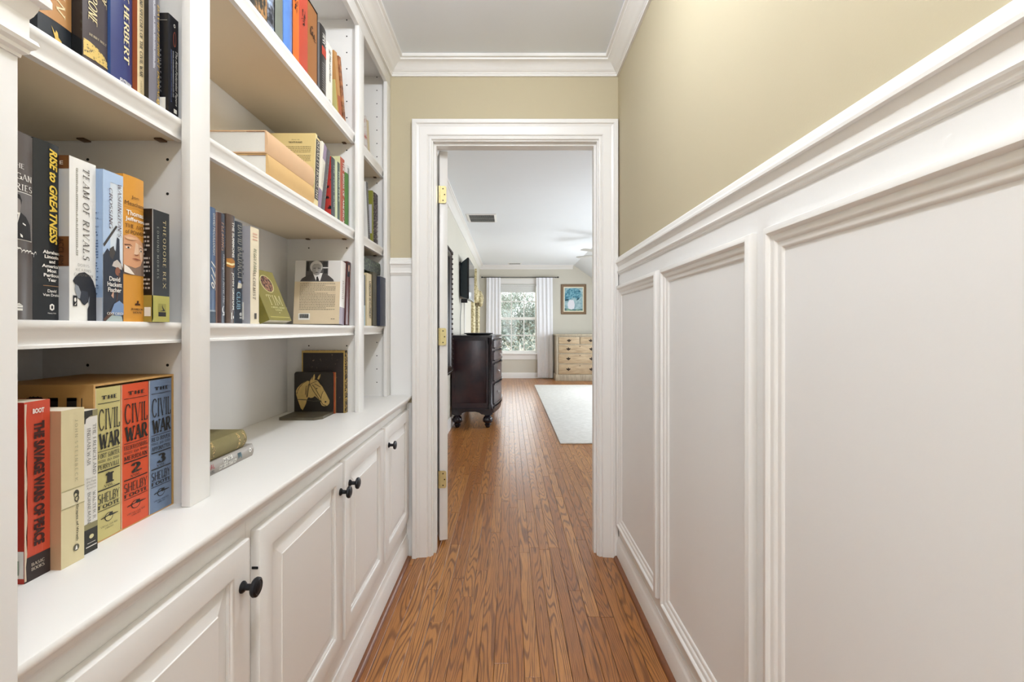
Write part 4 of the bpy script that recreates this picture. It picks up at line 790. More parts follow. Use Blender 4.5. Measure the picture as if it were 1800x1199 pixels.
def stroke(pts, wd=.0016, h=.0044):
    q = [Vector((*hp(p),)) for p in pts]
    for a, b_ in zip(q, q[1:]):
        d = (b_ - a).normalized(); n = Vector((-d.y, d.x)) * wd / 2
        ln_.prism([a - n, b_ - n, b_ + n, a + n], my, .0034, h)
for pts in ([(400, 540), (455, 650), (540, 770)], [(380, 540), (352, 660), (355, 740)], [(392, 545), (372, 650), (360, 735)], [(385, 545), (440, 515), (500, 490)], [(350, 488), (300, 520), (250, 575), (215, 640)], [(395, 500), (385, 545)], [(435, 545), (480, 600), (520, 680), (560, 750)], [(600, 640), (575, 700), (560, 770)], [(560, 790), (590, 850), (640, 868)], [(450, 400), (430, 470)], [(470, 530), (520, 560), (560, 580)], [(220, 772), (330, 775), (350, 778)], [(205, 690), (212, 650)], [(330, 700), (345, 560)]): stroke(pts)
for cx_, cy_, r_ in ((502, 603, 9), (632, 810, 14), (612, 735, 4), (600, 765, 4)):
    ln_.prism([hp((cx_ + r_ * math.cos(a), cy_ + r_ * math.sin(a))) for a in [i * math.pi / 5 for i in range(10)]], my, .0034, .0044)
ln_.build('bridle_lines', BE, ho)
MB().tube([(*[(lambda q: (q[0], -.003, q[1]))(hp(p))][0],) for p in ((215, 775), (340, 785), (450, 798), (560, 795))], .0009, 6).build('rein', BED, ho)
bb = Book('hardcover_book', 'thin orange and red book right behind the horse bookend', -.668, 1.7425, .012, .158, ZT, cv('orange_red', 'a8502c', .5), d=.12)
bb.panel(.5, 1, .0, 1, cv('tan_spine', 'bf8e58'))
bk = Book('hardcover_book', 'large dark worn album with gold flecked spine behind the bookend', -.634, 1.7560, .0305, .241, ZT, speckle('gold_fleck', '2a2018', 'cfae68', 170, .48, .6), d=.166, near=speckle('worn_black_cover', '241a17', '6f5d4c', 70, .62, .72), bulge=.003)
for a in ((.0, .03, 0, 1), (.03, .97, .965, 1), (.97, 1, 0, 1)): bk.panel(*a, mat('gilt_edge', 'b89a58', .4, .4, var=.2, vs=80), side='near', name='gilt_border')
# --- bay 3 ----------------------------------------------------------------
G8 = 'books in the narrow bay by the doorway'
leaner(645.6, -.655, SA + .0005, .21, .016, 8, 'white and pink paperback leaning in the narrow bay top shelf', speckle('pink_white', 'dcd4cc', 'b9604c', 30, .5, .66), group=G8)
leaner(649.6, -.655, SA + .0005, .205, .016, 8, 'cream paperback leaning last in the narrow bay top shelf', cv('cream_lean', 'd9c8a4', .5), group=G8)
b = leaner(647.4, -.622, SB + .0005, .255, .030, 8, 'charcoal spiral cookbook leaning in the narrow bay', cv('charcoal_spiral', '4a4a4e', .4), near=cv('white_page', 'e2dfda'), group=G8); b.lines(.3, .8, .1, .9, 24, ink('9a9a9c'), side='spine', seed=80)
b = Book('paperback_book', 'olive green book with pale cover panel in the narrow bay', -.624, 2.0755, .018, .245, SB, cv('olive_bay', '8a8a34', .45), hard=False, d=.12, near=cv('olive_bay', '8a8a34'), group=G8); b.panel(.55, .98, .2, .74, cv('pale_lilac', 'c8c6cc'), side='near')
b = Book('hardcover_book', 'dark patterned hardback with white lettering in the narrow bay', -.622, 2.0965, .058, .243, SB, speckle('dark_pattern', '2c2528', '8d7f84', 120, .5, .64), bulge=.003, group=G8); b.text('COOKS', .7, .3, .4, .36, WHT, font='serif')
b = Book('paperback_book', 'pale blue paperback beside the divider in the narrow bay', -.612, 1.895, .042, .215, SC, cv('pale_blue2', 'a9bcc4', .4), hard=False, group=G8); b.panel(0, 1, .4, 1, cv('slate_spine', '4c545a'))
b = Book('paperback_book', 'cream paperback with black vertical title in the narrow bay', -.607, 1.9405, .066, .226, SC, cv('cream3', 'dcc9a0', .45), hard=False, group=G8); b.text('LANGUAGE DEVELOPMENT', .66, .5, .4, .72, INK, font='serif', thick=.2, thin=.1)
Book('hardcover_book', 'olive brown cloth hardback in the narrow bay', -.602, 2.0100, .060, .2375, SC, cv('olive_brown', '4c4632', .6, var=.15, vs=30), bulge=.004, group=G8)
b = Book('hardcover_book', 'navy blue hardback standing closest to the doorway', -.588, 2.0745, .090, .226, SC, cv('navy2', '262c40', .45), bulge=.003, group=G8); b.text('ENCYCLOPEDIA', .8, .55, .16, .7, ink('9aa0a8'))
Book('hardcover_book', 'dark green leafy patterned book lying across the upright books', -.612, 2.158, .055, .29, SC + .2385, speckle('leafy_pattern', '151c16', '5f6e4c', 90, .46, .62, c3='26332a'), d=.18, rot=(R(90), 0, 0), bulge=.002, group=G8)
# ---------------------------------------------------------------- hall ceiling lamp and two added fill lamps
def ceiling_lamp(x, y, power, label):
    t = tag(empty('ceiling_lamp', (x, y, ZC)), label, 'lamp', 'flush ceiling lamps of the hall')
    MB().lathe([(.001, -.0005), (.085, -.0005), (.085, -.010), (.078, -.016), (.001, -.016)], n=32).build('canopy', mat('lamp_nickel', 'b9b4ab', .3, .8), t, smooth=40)
    gl = MB().lathe([(.060, -.0165), (.074, -.022), (.080, -.032), (.078, -.044), (.066, -.056), (.044, -.064), (.020, -.068), (.001, -.069)], n=32)
    gl.build('glass_bowl', mat('lit_lamp_glass', 'fffaf2', .4, var=0, emit=('fff9f1', 5)), t, smooth=60)
    l = bpy.data.lights.new('lamp_bulb', 'POINT'); l.energy = power; l.color = LAMP_COL; l.shadow_soft_size = .045
    o = bpy.data.objects.new('lamp_bulb', l); COL.objects.link(o); o.parent = t; o.location = (0, 0, -.118)
ceiling_lamp(0, 1.10, LAMP_HALL, 'flush lamp on the hall ceiling beside the bookcase')
ceiling_lamp(0, .0, FILL_LAMP_NEAR, 'unseen fill lamp added on the hall ceiling over the camera')  # added out of view to brighten the near panels, cabinets and books
ceiling_lamp(0, -1.4, FILL_LAMP_BACK, 'unseen fill lamp added on the hall ceiling behind the camera')  # added behind the camera as fill
hw = struct(empty('window_2', (0.03, YH0 - .05, 1.5)), 'unseen window added at the near end of the hall for fill light')  # window added out of view to go with the fill from behind
o = MB().sweep([(-.37, .35), (.43, .35), (.43, 2.15), (-.37, 2.15)], [(0, 0), (0, .05), (.045, .05), (.045, 0)], lambda u, v, h: (u, YH0 - .08 + h, v), closed=True).box(-.33, .39, YH0 - .06, YH0 - .04, 1.23, 1.27).build('sash', WHITE, hw); o.matrix_parent_inverse = Matrix.Translation(hw.location).inverted()
# ---------------------------------------------------------------- bedroom shell
struct(bx('wall_bedroom_left', GREIGE, XBL - .1, XBL, YD2, YBF + .1, 0, ZBC + .1), 'bedroom left wall with television and mirrors')
WX0, WX1, WZ0, WZ1 = -.235, .640, .56, 2.13
XSL, ZKN = 1.44, 1.62
fw = MB()
fw.box(XBL - .1, WX0, YBF, YBF + .12, 0, ZBC + .1).box(WX1, XBR + .1, YBF, YBF + .12, 0, ZBC + .1).box(WX0, WX1, YBF, YBF + .12, 0, WZ0).box(WX0, WX1, YBF, YBF + .12, WZ1, ZBC + .1)
struct(fw.build('wall_bedroom_far', GREIGE), 'bedroom far wall with window, picture and chest')
dwb = MB().box(XBL - .1, JL, YD2 + .001, YD2 + .004, 0, ZBC).box(JR, XBR + .1, YD2 + .001, YD2 + .004, 0, ZBC).box(JL, JR, YD2 + .001, YD2 + .004, JT, ZBC)
struct(dwb.build('wall_bedroom_near', GREIGE), 'bedroom side of the doorway wall')
struct(bx('wall_bedroom_outer', GREIGE, XR + .12, XBR + .1, YD2 - .11, YD2, 0, ZBC + .1))
kw = MB(); ys = [YD2, 4.25, 5.75, 7.15, 8.65, YBF]
for a, b_, win in zip(ys, ys[1:], (0, 1, 0, 1, 0)):
    if win: kw.box(XBR, XBR + .1, a, b_, 0, .65).box(XBR, XBR + .1, a, b_, 1.58, ZKN + .2)
    else: kw.box(XBR, XBR + .1, a, b_, 0, ZKN + .2)
struct(kw.build('wall_bedroom_right', GREIGE), 'low knee wall under the sloped bedroom ceiling')
for n_, (a, b_) in ((3, (4.25, 5.75)), (4, (7.15, 8.65))):
    wn = struct(empty('window_%d' % n_, (XBR + .05, (a + b_) / 2, 1.1)), 'window in the bedroom knee wall')
    o = MB().sweep([(a, .65), (b_, .65), (b_, 1.58), (a, 1.58)], [(0, 0), (0, .05), (.05, .05), (.05, 0)], lambda u, v, h: (XBR + .03 + h * .6, u, v), closed=True).box(XBR + .04, XBR + .06, (a + b_) / 2 - .02, (a + b_) / 2 + .02, .65, 1.58).build('sash', WHITE, wn); o.matrix_parent_inverse = Matrix.Translation(wn.location).inverted()
struct(bx('ceiling_bedroom', CEIL, XBL - .1, XSL, YD2, YBF + .1, ZBC, ZBC + .1), 'white bedroom ceiling')
struct(obj('ceiling_slope', [(XSL, YD2, ZBC), (XBR + .1, YD2, ZKN), (XBR + .1, YBF, ZKN), (XSL, YBF, ZBC), (XSL, YD2, ZBC + .1), (XBR + .1, YD2, ZKN + .1), (XBR + .1, YBF, ZKN + .1), (XSL, YBF, ZBC + .1)],
    [(0, 3, 2, 1), (4, 5, 6, 7), (0, 1, 5, 4), (1, 2, 6, 5), (2, 3, 7, 6), (3, 0, 4, 7)], CEIL), 'sloped bedroom ceiling')
CRB = [(o_, h - ZC + ZBC) for o_, h in CROWN]
CRB = [(o_ * 1.15, ZBC - (ZBC - h) * 1.2) for o_, h in CRB]
struct(MB().sweep([(XSL - .02, YBF), (XBL, YBF), (XBL, YD2 + .005)], CRB, mz).build('trim_%d' % k, WHITE, smooth=40), 'white crown moulding along the bedroom left and far walls'); k += 1
BB = [(0, 0), (.014, 0), (.014, .105), (.010, .118), (.006, .125), (0, .125)]
struct(MB().sweep([(XBR, YBF), (XBL, YBF), (XBL, YD2 + .005)], BB, mz).build('baseboard_bedroom', WHITE, smooth=40), 'white bedroom baseboard')
# window
w1 = struct(empty('window_1', ((WX0 + WX1) / 2, YBF, WZ0)), 'white double-hung bedroom window with muntins')
W1 = Matrix.Translation(w1.location).inverted()
def wp(o): o.parent = w1; o.matrix_parent_inverse = W1; return o
mf = lambda u, v, h: (u, YBF - h, v)
wp(MB().sweep([(WX0, WZ0), (WX1, WZ0), (WX1, WZ1), (WX0, WZ1)], [(0, -.12), (0, .004), (.03, .004), (.03, -.12)], mf, closed=True).build('window_frame', WHITE))
wp(MB().box(WX0 - .08, WX0 + .01, YBF - .022, YBF - .0005, WZ0, WZ1 + .09).box(WX1 - .01, WX1 + .08, YBF - .022, YBF - .0005, WZ0, WZ1 + .09).box(WX0 + .01, WX1 - .01, YBF - .022, YBF - .0005, WZ1 - .02, WZ1 + .09).build('window_casing', WHITE))
wp(bx('window_sill', WHITE, WX0 - .10, WX1 + .10, YBF - .06, YBF + .03, WZ0 - .028, WZ0 + .002, ch=.004))
wp(bx('window_apron', WHITE, WX0 - .06, WX1 + .06, YBF - .02, YBF - .0005, WZ0 - .142, WZ0 - .028))
GLASS = bpy.data.materials.new('window_glass'); GLASS.use_nodes = True
gn = GLASS.node_tree; gb = gn.nodes['Principled BSDF']; gn.nodes.remove(gb)
tr = gn.nodes.new('ShaderNodeBsdfTransparent'); tr.inputs[0].default_value = (.96, .98, .97, 1); gs = gn.nodes.new('ShaderNodeBsdfGlossy'); gs.inputs['Roughness'].default_value = .02
mxs = gn.nodes.new('ShaderNodeMixShader'); mxs.inputs[0].default_value = .05
gn.links.new(tr.outputs[0], mxs.inputs[1]); gn.links.new(gs.outputs[0], mxs.inputs[2]); gn.links.new(mxs.outputs[0], gn.nodes['Material Output'].inputs[0])
vx = [-.205, .05, .33, .610]
for nm, yy, rows in (('upper_sash', YBF + .055, [1.332, 1.713, 2.10]), ('lower_sash', YBF + .02, [.585, .957, 1.332])):
    s = MB(); z0, z1 = rows[0], rows[-1]; st = .028
    s.sweep([(vx[0], z0), (vx[-1], z0), (vx[-1], z1), (vx[0], z1)], [(0, -.015), (0, .015), (.030, .015), (.030, -.015)], lambda u, v, h: (u, yy - h, v), closed=True)
    so = wp(s.build(nm, WHITE))
    for x in vx[1:-1]: bx('muntin', WHITE, x - .011, x + .011, yy - .012, yy + .012, z0 + .028, z1 - .028, parent=so)
    bx('muntin', WHITE, vx[0] + .028, vx[-1] - .028, yy - .011, yy + .011, rows[1] - .011, rows[1] + .011, parent=so)
    for a, b_ in zip(vx, vx[1:]):
        for c0, c1 in zip(rows, rows[1:]): flat('pane', [(a + .012, yy, c0 + .012), (b_ - .012, yy, c0 + .012), (b_ - .012, yy, c1 - .012), (a + .012, yy, c1 - .012)], [(0, 1, 2, 3)], GLASS, so)
sh = tag(MB().lathe([(.022, -.40), (.022, .40)], c=(.2025, YBF + .0, 2.075), axis='x', n=16).box(-.19, .595, YBF - .004, YBF - .002, 1.93, 2.07).box(-.19, .595, YBF - .008, YBF + .002, 1.915, 1.935).build('roller_shade', mat('shade_cloth', 'dcdcd8', .8)), 'short pale roller shade at the top of the bedroom window', 'shade')
# curtains
CURT = mat('white_curtain_cloth', 'f5f5f7', .85, var=.03, vs=20)
def curtain(x0t, x1t, x0b, x1b, folds, label, seed):
    rd = random.Random(seed); n = folds * 10; V = []; Fc = []; rows = [2.235, 2.20, 2.0, 1.5, 1.0, .5, .12, .024]
    for side in (0, 1):
        for z in rows:
            t = (2.235 - z) / 2.2
            for i in range(n + 1):
                s = i / n; a = s * folds * 2 * math.pi
                amp = .010 + .004 * math.sin(a * .37 + seed)
                x = (x0t + (x0b - x0t) * t) + ((x1t + (x1b - x1t) * t) - (x0t + (x0b - x0t) * t)) * s + .006 * math.sin(a * 2 + z)
                V.append((x, YBF - .085 + amp * math.sin(a + .25 * math.sin(z * 2 + i * .1)) + side * .003, z))
    R_ = len(rows); w_ = n + 1
    for side in (0, 1):
        for r_ in range(R_ - 1):
            for i in range(n): b0 = side * R_ * w_ + r_ * w_ + i; Fc.append((b0, b0 + 1, b0 + 1 + w_, b0 + w_))
    return tag(obj('curtain', V, Fc, CURT, smooth=60), label, 'curtain', 'white bedroom curtains')
curtain(-.50, -.195, -.52, -.20, 4, 'white curtain panel left of the bedroom window, behind the dresser', 1)
curtain(.595, .955, .63, .968, 4, 'white curtain panel right of the bedroom window, beside the pine chest', 2)
rod = tag(empty('curtain_rod', (.24, YBF - .085, 2.24)), 'thin curtain rod above the bedroom window', 'curtain rod')
MB().tube([(-.83, 0, .004), (.83, 0, .004)], .008, 10).build('rod', BRONZE, rod)
for x in (-.84, .84): MB().lathe([(.001, -.02), (.014, -.012), (.018, 0), (.014, .012), (.001, .02)], c=(x, 0, .004), axis='x', n=14).build('finial', BRONZE, rod, smooth=60)
for x in (-.80, .80): MB().tube([(x, 0, .0), (x, .084, 0)], .006, 8).build('bracket', BRONZE, rod)
# picture
pc = tag(empty('framed_picture', (1.438, YBF - .001, 1.76)), 'framed painting of blue flowers in a white vase on the far wall', 'picture')
pw, ph = .28, .334
mp_ = lambda u, v, h: (u, -h, v)
rect = [(-pw, -ph), (pw, -ph), (pw, ph), (-pw, ph)]
MB().sweep(rect, [(0, 0), (0, .022), (.012, .030), (.042, .022), (.055, .016), (.055, 0)], mp_, closed=True).build('frame', mat('brown_wood_frame', '80664a', .5, var=.2, vs=60), pc)
MB().sweep([(u * (1 - .055 / abs(u) if u else 1), v * (1 - .055 / abs(v))) for u, v in rect], [(0, 0), (0, .017), (.022, .012), (.022, 0)], mp_, closed=True).build('liner', mat('cream_liner', 'e8dfc4', .7), pc)
A = lambda u, v, e: (-pw + .075 + u * (2 * pw - .15), -.008 - e * .0006, -ph + .075 + v * (2 * ph - .15))
TEAL = speckle('teal_paint', '86aab2', 'b4d0d4', 14, .35, .65, rough=.6)
FLW = speckle('blue_flower_paint', '2c6478', '7fb4c4', 26, .35, .6, rough=.6, c3='4a8aa0')
art = []
def poly(pts, m, e, name):
    return flat(name, [A(p[0], p[1], e) for p in pts], [tuple(range(len(pts)))], m, pc)
poly([(0, 0), (1, 0), (1, 1), (0, 1)], TEAL, 0, 'canvas')
poly([(0, 0), (1, 0), (1, .10), (.6, .07), (0, .12)], speckle('table_paint', '4a6f78', '87ab8c', 12, .4, .6), 1, 'painted_table')
poly([(.02, .45), (.0, .60), (.05, .80), (.2, .95), (.45, .98), (.7, .97), (.88, .85), (.90, .65), (.78, .48), (.66, .46), (.6, .55), (.45, .58), (.3, .5), (.15, .44)], FLW, 2, 'painted_flowers')
poly([(.66, .44), (.78, .50), (.82, .56), (.70, .56)], ink('1f4f5c'), 3, 'painted_leaf'); poly([(.02, .42), (.2, .44), (.24, .52), (.06, .52)], ink('1f4f5c'), 3, 'painted_leaf')
poly([(.22, .10), (.38, .06), (.52, .10), (.56, .25), (.53, .40), (.48, .47), (.28, .47), (.20, .38), (.17, .25)], ink('e4e4ea'), 3, 'painted_vase')
# vents
def vent(x, y, sx, sy, label):
    v = tag(empty('ceiling_vent', (x, y, ZBC)), label, 'vent', 'bedroom ceiling vents')
    MB().sweep([(-sx, -sy), (sx, -sy), (sx, sy), (-sx, sy)], [(0, 0), (0, -.006), (.028, -.010), (.03, 0)], lambda a, b_, h: (a, b_, h), closed=True).build('frame', WHITE, v)
    MB().box(-sx + .03, sx - .03, -sy + .03, sy - .03, -.0012, -.0002).build('duct', DARK, v)
    s = MB().box(-sx + .03, sx - .03, -.006, .006, -.009, -.002)
    n = 24
    for i in range(n):
        xx = -sx + .035 + (2 * sx - .07) * (i + .5) / n
        for y0, y1 in ((-sy + .03, -.006), (.006, sy - .03)): s.add([(xx - .002, y0, -.009), (xx + .0005, y0, -.009), (xx + .003, y0, -.002), (xx + .0005, y0, -.002), (xx - .002, y1, -.009), (xx + .0005, y1, -.009), (xx + .003, y1, -.002), (xx + .0005, y1, -.002)], [(0, 1, 2, 3), (4, 5, 6, 7), (0, 1, 5, 4), (1, 2, 6, 5), (2, 3, 7, 6), (3, 0, 4, 7)])
    so = s.build('slats', mat('vent_grey', '8d8d88', .5), v); so['kind'] = 'stuff'
vent(-.345, 5.80, .185, .215, 'rectangular ceiling vent near the bedroom door')
vent(.12, 9.88, .15, .10, 'small ceiling vent near the far bedroom wall')
# ceiling fan
fn = tag(empty('ceiling_fan', (1.30, 7.0, ZBC)), 'white ceiling fan partly hidden by the door casing', 'fan')
fn.location = (1.62, 7.0, 2.36)
MB().lathe([(.02, .04), (.02, -.02), (.09, -.03), (.10, -.07), (.09, -.13), (.05, -.16), (.001, -.165)], n=24).build('motor', WHITE, fn, smooth=40)
MB().lathe([(.012, .0), (.012, .06)], n=12).build('rod', WHITE, fn); MB().lathe([(.06, .03), (.06, .045), (.001, .05)], n=20).build('canopy', WHITE, fn)
for i in range(5):
    a = R(213 + 72 * i)
    MB().prism([(.10, -.02), (.18, -.055), (.55, -.065), (.64, -.06), (.66, -.03), (.66, .03), (.64, .06), (.55, .065), (.18, .055), (.10, .02)], lambda u, v, h: (u, v, h + v * .04), -.096, -.090).build('blade', mat('fan_blade_grey', 'b9b6ae', .5), fn, rot=(0, 0, a))
# rug
tag(bx('rug', speckle('ivory_rug', 'd9d7d0', 'f0eee9', 18, .35, .65, rough=.95, stretch=(1, 5, 1)), .49, 2.45, 4.376, 8.87, .0002, .013, ch=.005), 'pale ivory rug on the bedroom floor', 'rug')
# ---------------------------------------------------------------- dark bow-front dresser
DKW = speckle('dark_mahogany', '1d1a26', '4a2c2e', 5, .3, .75, rough=.3); DKE = mat('dark_mahogany_edge', '221c24', .22, var=.2, vs=20)
dr = tag(empty('dresser', (-.41, 5.69, 0)), 'dark mahogany bow-front dresser on bun feet', 'dresser')
DI = Matrix.Translation(dr.location).inverted()
def dp(o): o.parent = dr; o.matrix_parent_inverse = DI; return o
DY0, DY1, DXB, DXF = 5.064, 6.32, -.642, -.205
def bow(y, b_=.095): t = (y - DY0) / (DY1 - DY0); return b_ * max(0, math.sin(math.pi * t)) ** .8
def bowed(o0, o1, z0, z1, y0=DY0 + .05, y1=DY1 - .05, n=16, X0=None, inset=0):
    m = MB(); ysn = [y0 + (y1 - y0) * i / n for i in range(n + 1)]
    V = []
    for y in ysn:
        b_ = bow(y); V += [(X0 if X0 is not None else DXF + o0 + b_, y, z0), (DXF + o1 + b_, y, z0), (DXF + o1 + b_, y, z1), (X0 if X0 is not None else DXF + o0 + b_, y, z1)]
    Fc = [(0, 1, 2, 3), tuple(4 * n + i for i in range(4))]
    for i in range(n):
        for q in range(4): Fc.append((4 * i + q, 4 * i + (q + 1) % 4, 4 * i + 4 + (q + 1) % 4, 4 * i + 4 + q))
    return m.add(V, Fc)
bd = bowed(0, -.012, .21, 1.012, DY0 + .02, DY1 - .02, X0=DXB)
dp(bd.build('carcass', DKW, smooth=30))
dp(bowed(0, .018, 1.012, 1.036, DY0 - .012, DY1 + .012, X0=DXB - .006).build('top', DKE, smooth=30))
for y in (DY0 + .018, DY1 - .018):
    dp(MB().lathe([(.030, .20), (.030, .26), (.022, .275), (.022, .93), (.030, .945), (.030, 1.012)], c=(DXF - .005, y, 0), n=20).build('corner_post', DKE, smooth=40))
dp(bx('side_panel', DKW, DXB + .03, DXF - .05, DY0 + .012, DY0 + .021, .28, .98, ch=.004))
# base rail with scalloped apron on the near side
sc_ = [(DXB, .225), (DXB, .155), (DXB + .10, .155), (DXB + .13, .175), (DXB + .17, .185), (DXF - .17, .185), (DXF - .13, .175), (DXF - .10, .155), (DXF + .02, .155), (DXF + .02, .225)]
for y in (DY0 + .001, DY1 - .025): dp(MB().prism(sc_, lambda u, v, h: (u, h, v), y, y + .024).build('apron', DKE))
dp(bowed(-.02, .012, .165, .225).build('apron', DKE, smooth=30))
dp(MB().box(DXB, DXF + .026, DY0 - .006, DY0 + .02, .205, .219, ch=.003).build('base_moulding', DKE)); dp(bowed(-.02, .022, .214, .232).build('base_moulding', DKE, smooth=30))
for x in (DXB + .06, DXF - .035):
    for y in (DY0 + .055, DY1 - .055):
        dp(MB().lathe([(.05, .157), (.052, .145), (.030, .135), (.045, .12), (.058, .095), (.055, .07), (.034, .052), (.028, .046), (.036, .04), (.034, .028), (.020, .004), (.018, 0)], c=(x, y, 0), n=24).build('bun_foot', DKE, smooth=50))
PULL = mat('pewter_pull', 'c4c2c0', .3, .8)
def pull(y, z, par):
    X0 = DXF + bow(y) + .022
    MB().lathe([(.014, 0), (.014, .003), (.004, .006), (.004, .014)], c=(X0, y, z), axis='x', n=12).tube([(X0 + .013, y + .03 * math.cos(a), z - .028 * math.sin(a)) for a in [i * math.pi / 8 for i in range(9)]], .004, 6).build('pull', PULL, par, smooth=40)
mid = (DY0 + DY1) / 2
for z0, z1, cols in ((.255, .49, 1), (.515, .72, 1), (.745, .86, 2), (.885, .99, 2)):
    spans = [(DY0 + .055, DY1 - .055)] if cols == 1 else [(DY0 + .055, mid - .01), (mid + .01, DY1 - .055)]
    for a, b_ in spans:
        d = dp(bowed(-.01, .016, z0, z1, a, b_).build('drawer', DKW, smooth=30))
        e = bowed(.012, .022, z0, z0 + .014, a, b_).v
        for zz in (z0, z1 - .014): bowed(.010, .024, zz, zz + .014, a, b_).build('drawer_moulding', DKE, d, smooth=30)
        for y in ((a + .16, b_ - .16) if cols == 1 else ((a + b_) / 2,)): pull(y, (z0 + z1) / 2 + .01, d)
tag(MB().lathe([(.001, 0), (.13, 0), (.165, .012), (.172, .020), (.166, .024), (.12, .015), (.001, .012)], c=(-.36, 5.36, 1.0365), n=40).build('tray', mat('dark_pewter', '3a3c40', .35, .4), smooth=50), 'round dark tray lying on the dresser', 'tray')
# ---------------------------------------------------------------- pine chest of drawers
PINE = speckle('limed_pine', 'a78f70', 'c4ae8c', 6, .3, .7, rough=.6, stretch=(1, 1, 7)); PINEL = speckle('pale_pine', 'a39681', 'bdb199', 7, .3, .7, rough=.65, stretch=(6, 6, 1))
ch = tag(empty('chest_of_drawers', (1.494, 9.87, 0)), 'limed pine chest of drawers with bat-wing pulls at far wall', 'chest')
CI = Matrix.Translation(ch.location).inverted()
def cp(o): o.parent = ch; o.matrix_parent_inverse = CI; return o
CX0, CX1, CYF = 1.003, 1.985, 9.62
cp(bx('carcass', PINEL, CX0, CX1, CYF + .012, 10.13, .10, .955)); cp(bx('top', PINEL, CX0 - .025, CX1 + .025, CYF - .02, 10.14, .955, .991, ch=.008))
cp(bx('plinth', PINEL, CX0 - .022, CX1 + .022, CYF - .012, 10.14, 0, .135, ch=.005))
def side(a, b_): return cp(bx('stile', PINEL, a, b_, CYF, CYF + .015, .135, .955))
side(CX0, CX0 + .035); side(CX1 - .035, CX1)
IRON = mat('dark_iron_pull', '3d3228', .45, .6)
def bat(x, z, par):
    m = MB(); pts = [(-.048, .010), (-.036, .020), (-.022, .012), (-.010, .022), (0, .040), (.010, .022), (.022, .012), (.036, .020), (.048, .010), (.030, -.012), (.014, -.022), (0, -.034), (-.014, -.022), (-.030, -.012)]
    m.prism([(x + a, z + b_) for a, b_ in pts], lambda u, v, h: (u, CYF - .008 - h, v), 0, .003)
    m.tube([(x + .03 * math.cos(t), CYF - .013 - .014 * math.sin(t), z + .004 - .012 * math.sin(t)) for t in [i * math.pi / 8 for i in range(9)]], .0035, 6)
    m.build('pull', IRON, par)
for z0, z1, spans in ((.785, .924, [(CX0 + .042, 1.484), (1.504, CX1 - .042)]), (.59, .76, [(CX0 + .042, CX1 - .042)]), (.372, .568, [(CX0 + .042, CX1 - .042)]), (.143, .353, [(CX0 + .042, CX1 - .042)])):
    for a, b_ in spans:
        d = cp(bx('drawer', PINE, a, b_, CYF - .008, CYF + .012, z0, z1, ch=.003))
        if len(spans) == 2: bat((a + b_) / 2, (z0 + z1) / 2, d)
        else:
            bat(1.252, (z0 + z1) / 2, d); bat(1.738, (z0 + z1) / 2, d)
            MB().lathe([(.010, 0), (.010, -.002)], c=(1.494, CYF - .008, z1 - .03), axis='y', n=12).build('keyhole', IRON, d)
    cp(bx('rail', PINEL, CX0 + .035, CX1 - .035, CYF, CYF + .013, z1 + .003, z1 + .018))
# ---------------------------------------------------------------- left wall pieces
MIRG = mat('mirror_glass', '9aa0a4', .05, .95, var=0); CARV = mat('carved_dark_wood', '33261f', .35, var=.3, vs=50)
mi = tag(empty('wall_mirror', (XBL, 4.62, 1.30)), 'wall mirror in a carved dark wood frame beside the door', 'mirror')
ms_ = lambda u, v, h: (h, u, v)
MB().sweep([(-.42, -.68), (.42, -.68), (.42, .68), (-.42, .68)], [(0, 0), (0, .020), (.012, .032), (.035, .036), (.055, .026), (.075, .030), (.095, .012), (.095, 0)], ms_, closed=True).build('frame', CARV, mi, smooth=30)
MB().box(.002, .008, -.33, .33, -.59, .59).build('glass', MIRG, mi)
ca = MB()
for i in range(24):
    for s_ in (-1, 1): ca.lathe([(.001, -.012), (.012, -.008), (.014, 0), (.010, .008), (.001, .012)], c=(.034, -.39 + i * .78 / 23, s_ * .645), axis='x', n=8).lathe([(.001, -.012), (.012, -.008), (.014, 0), (.010, .008), (.001, .012)], c=(.034, s_ * .385, -.63 + i * 1.26 / 23), axis='x', n=8)
ca.build('carving', CARV, mi, smooth=50)
tv = tag(empty('television', (XBL + .004, 6.4, 1.77)), 'flat television on a wall bracket above the dresser', 'television')
TVB = mat('television_dark_shell', '16262e', .45, var=.1)
MB().box(.105, .130, -.45, .44, -.27, .27, ch=.004).build('bezel', mat('television_bezel', '15161a', .2), tv)
MB().box(.1301, .1308, -.435, .425, -.245, .255).build('screen', mat('television_screen', '0b0c0e', .06, var=0), tv)
MB().add([(.105, -.445, -.265), (.105, .435, -.265), (.105, .435, .265), (.105, -.445, .265), (.012, -.40, -.23), (.012, .38, -.23), (.012, .38, .20), (.012, -.40, .20)], [(0, 1, 2, 3), (4, 5, 6, 7), (0, 1, 5, 4), (1, 2, 6, 5), (2, 3, 7, 6), (3, 0, 4, 7)]).build('back_shell', TVB, tv)
MB().box(0, .013, -.20, .20, -.15, .17, ch=.003).box(.002, .02, -.43, -.39, .17, .22).box(.02, .10, -.36, -.30, -.315, -.265).build('bracket', BRONZE, tv)
cb = tag(MB().tube([(XBL + .012, 6.13, 1.50), (XBL + .014, 6.12, 1.40), (XBL + .012, 6.05, 1.25), (XBL + .010, 6.06, 1.10), (XBL + .008, 6.05, .9)], .005, 8).build('cable', mat('grey_cable', '8d8d8c', .5), smooth=60), 'grey cable hanging from the television', 'cable')
rw = tag(bx('wall_strip', WHITE, XBL, XBL + .02, 6.62, 6.66, .13, 1.50, ch=.003), 'narrow white strip running down the wall under the television', 'cable cover')  # narrow white strip set on the wall below the screen
GLT = speckle('antique_gilt', '9a8a5c', 'dccfa6', 40, .35, .6, rough=.45, metal=.2)
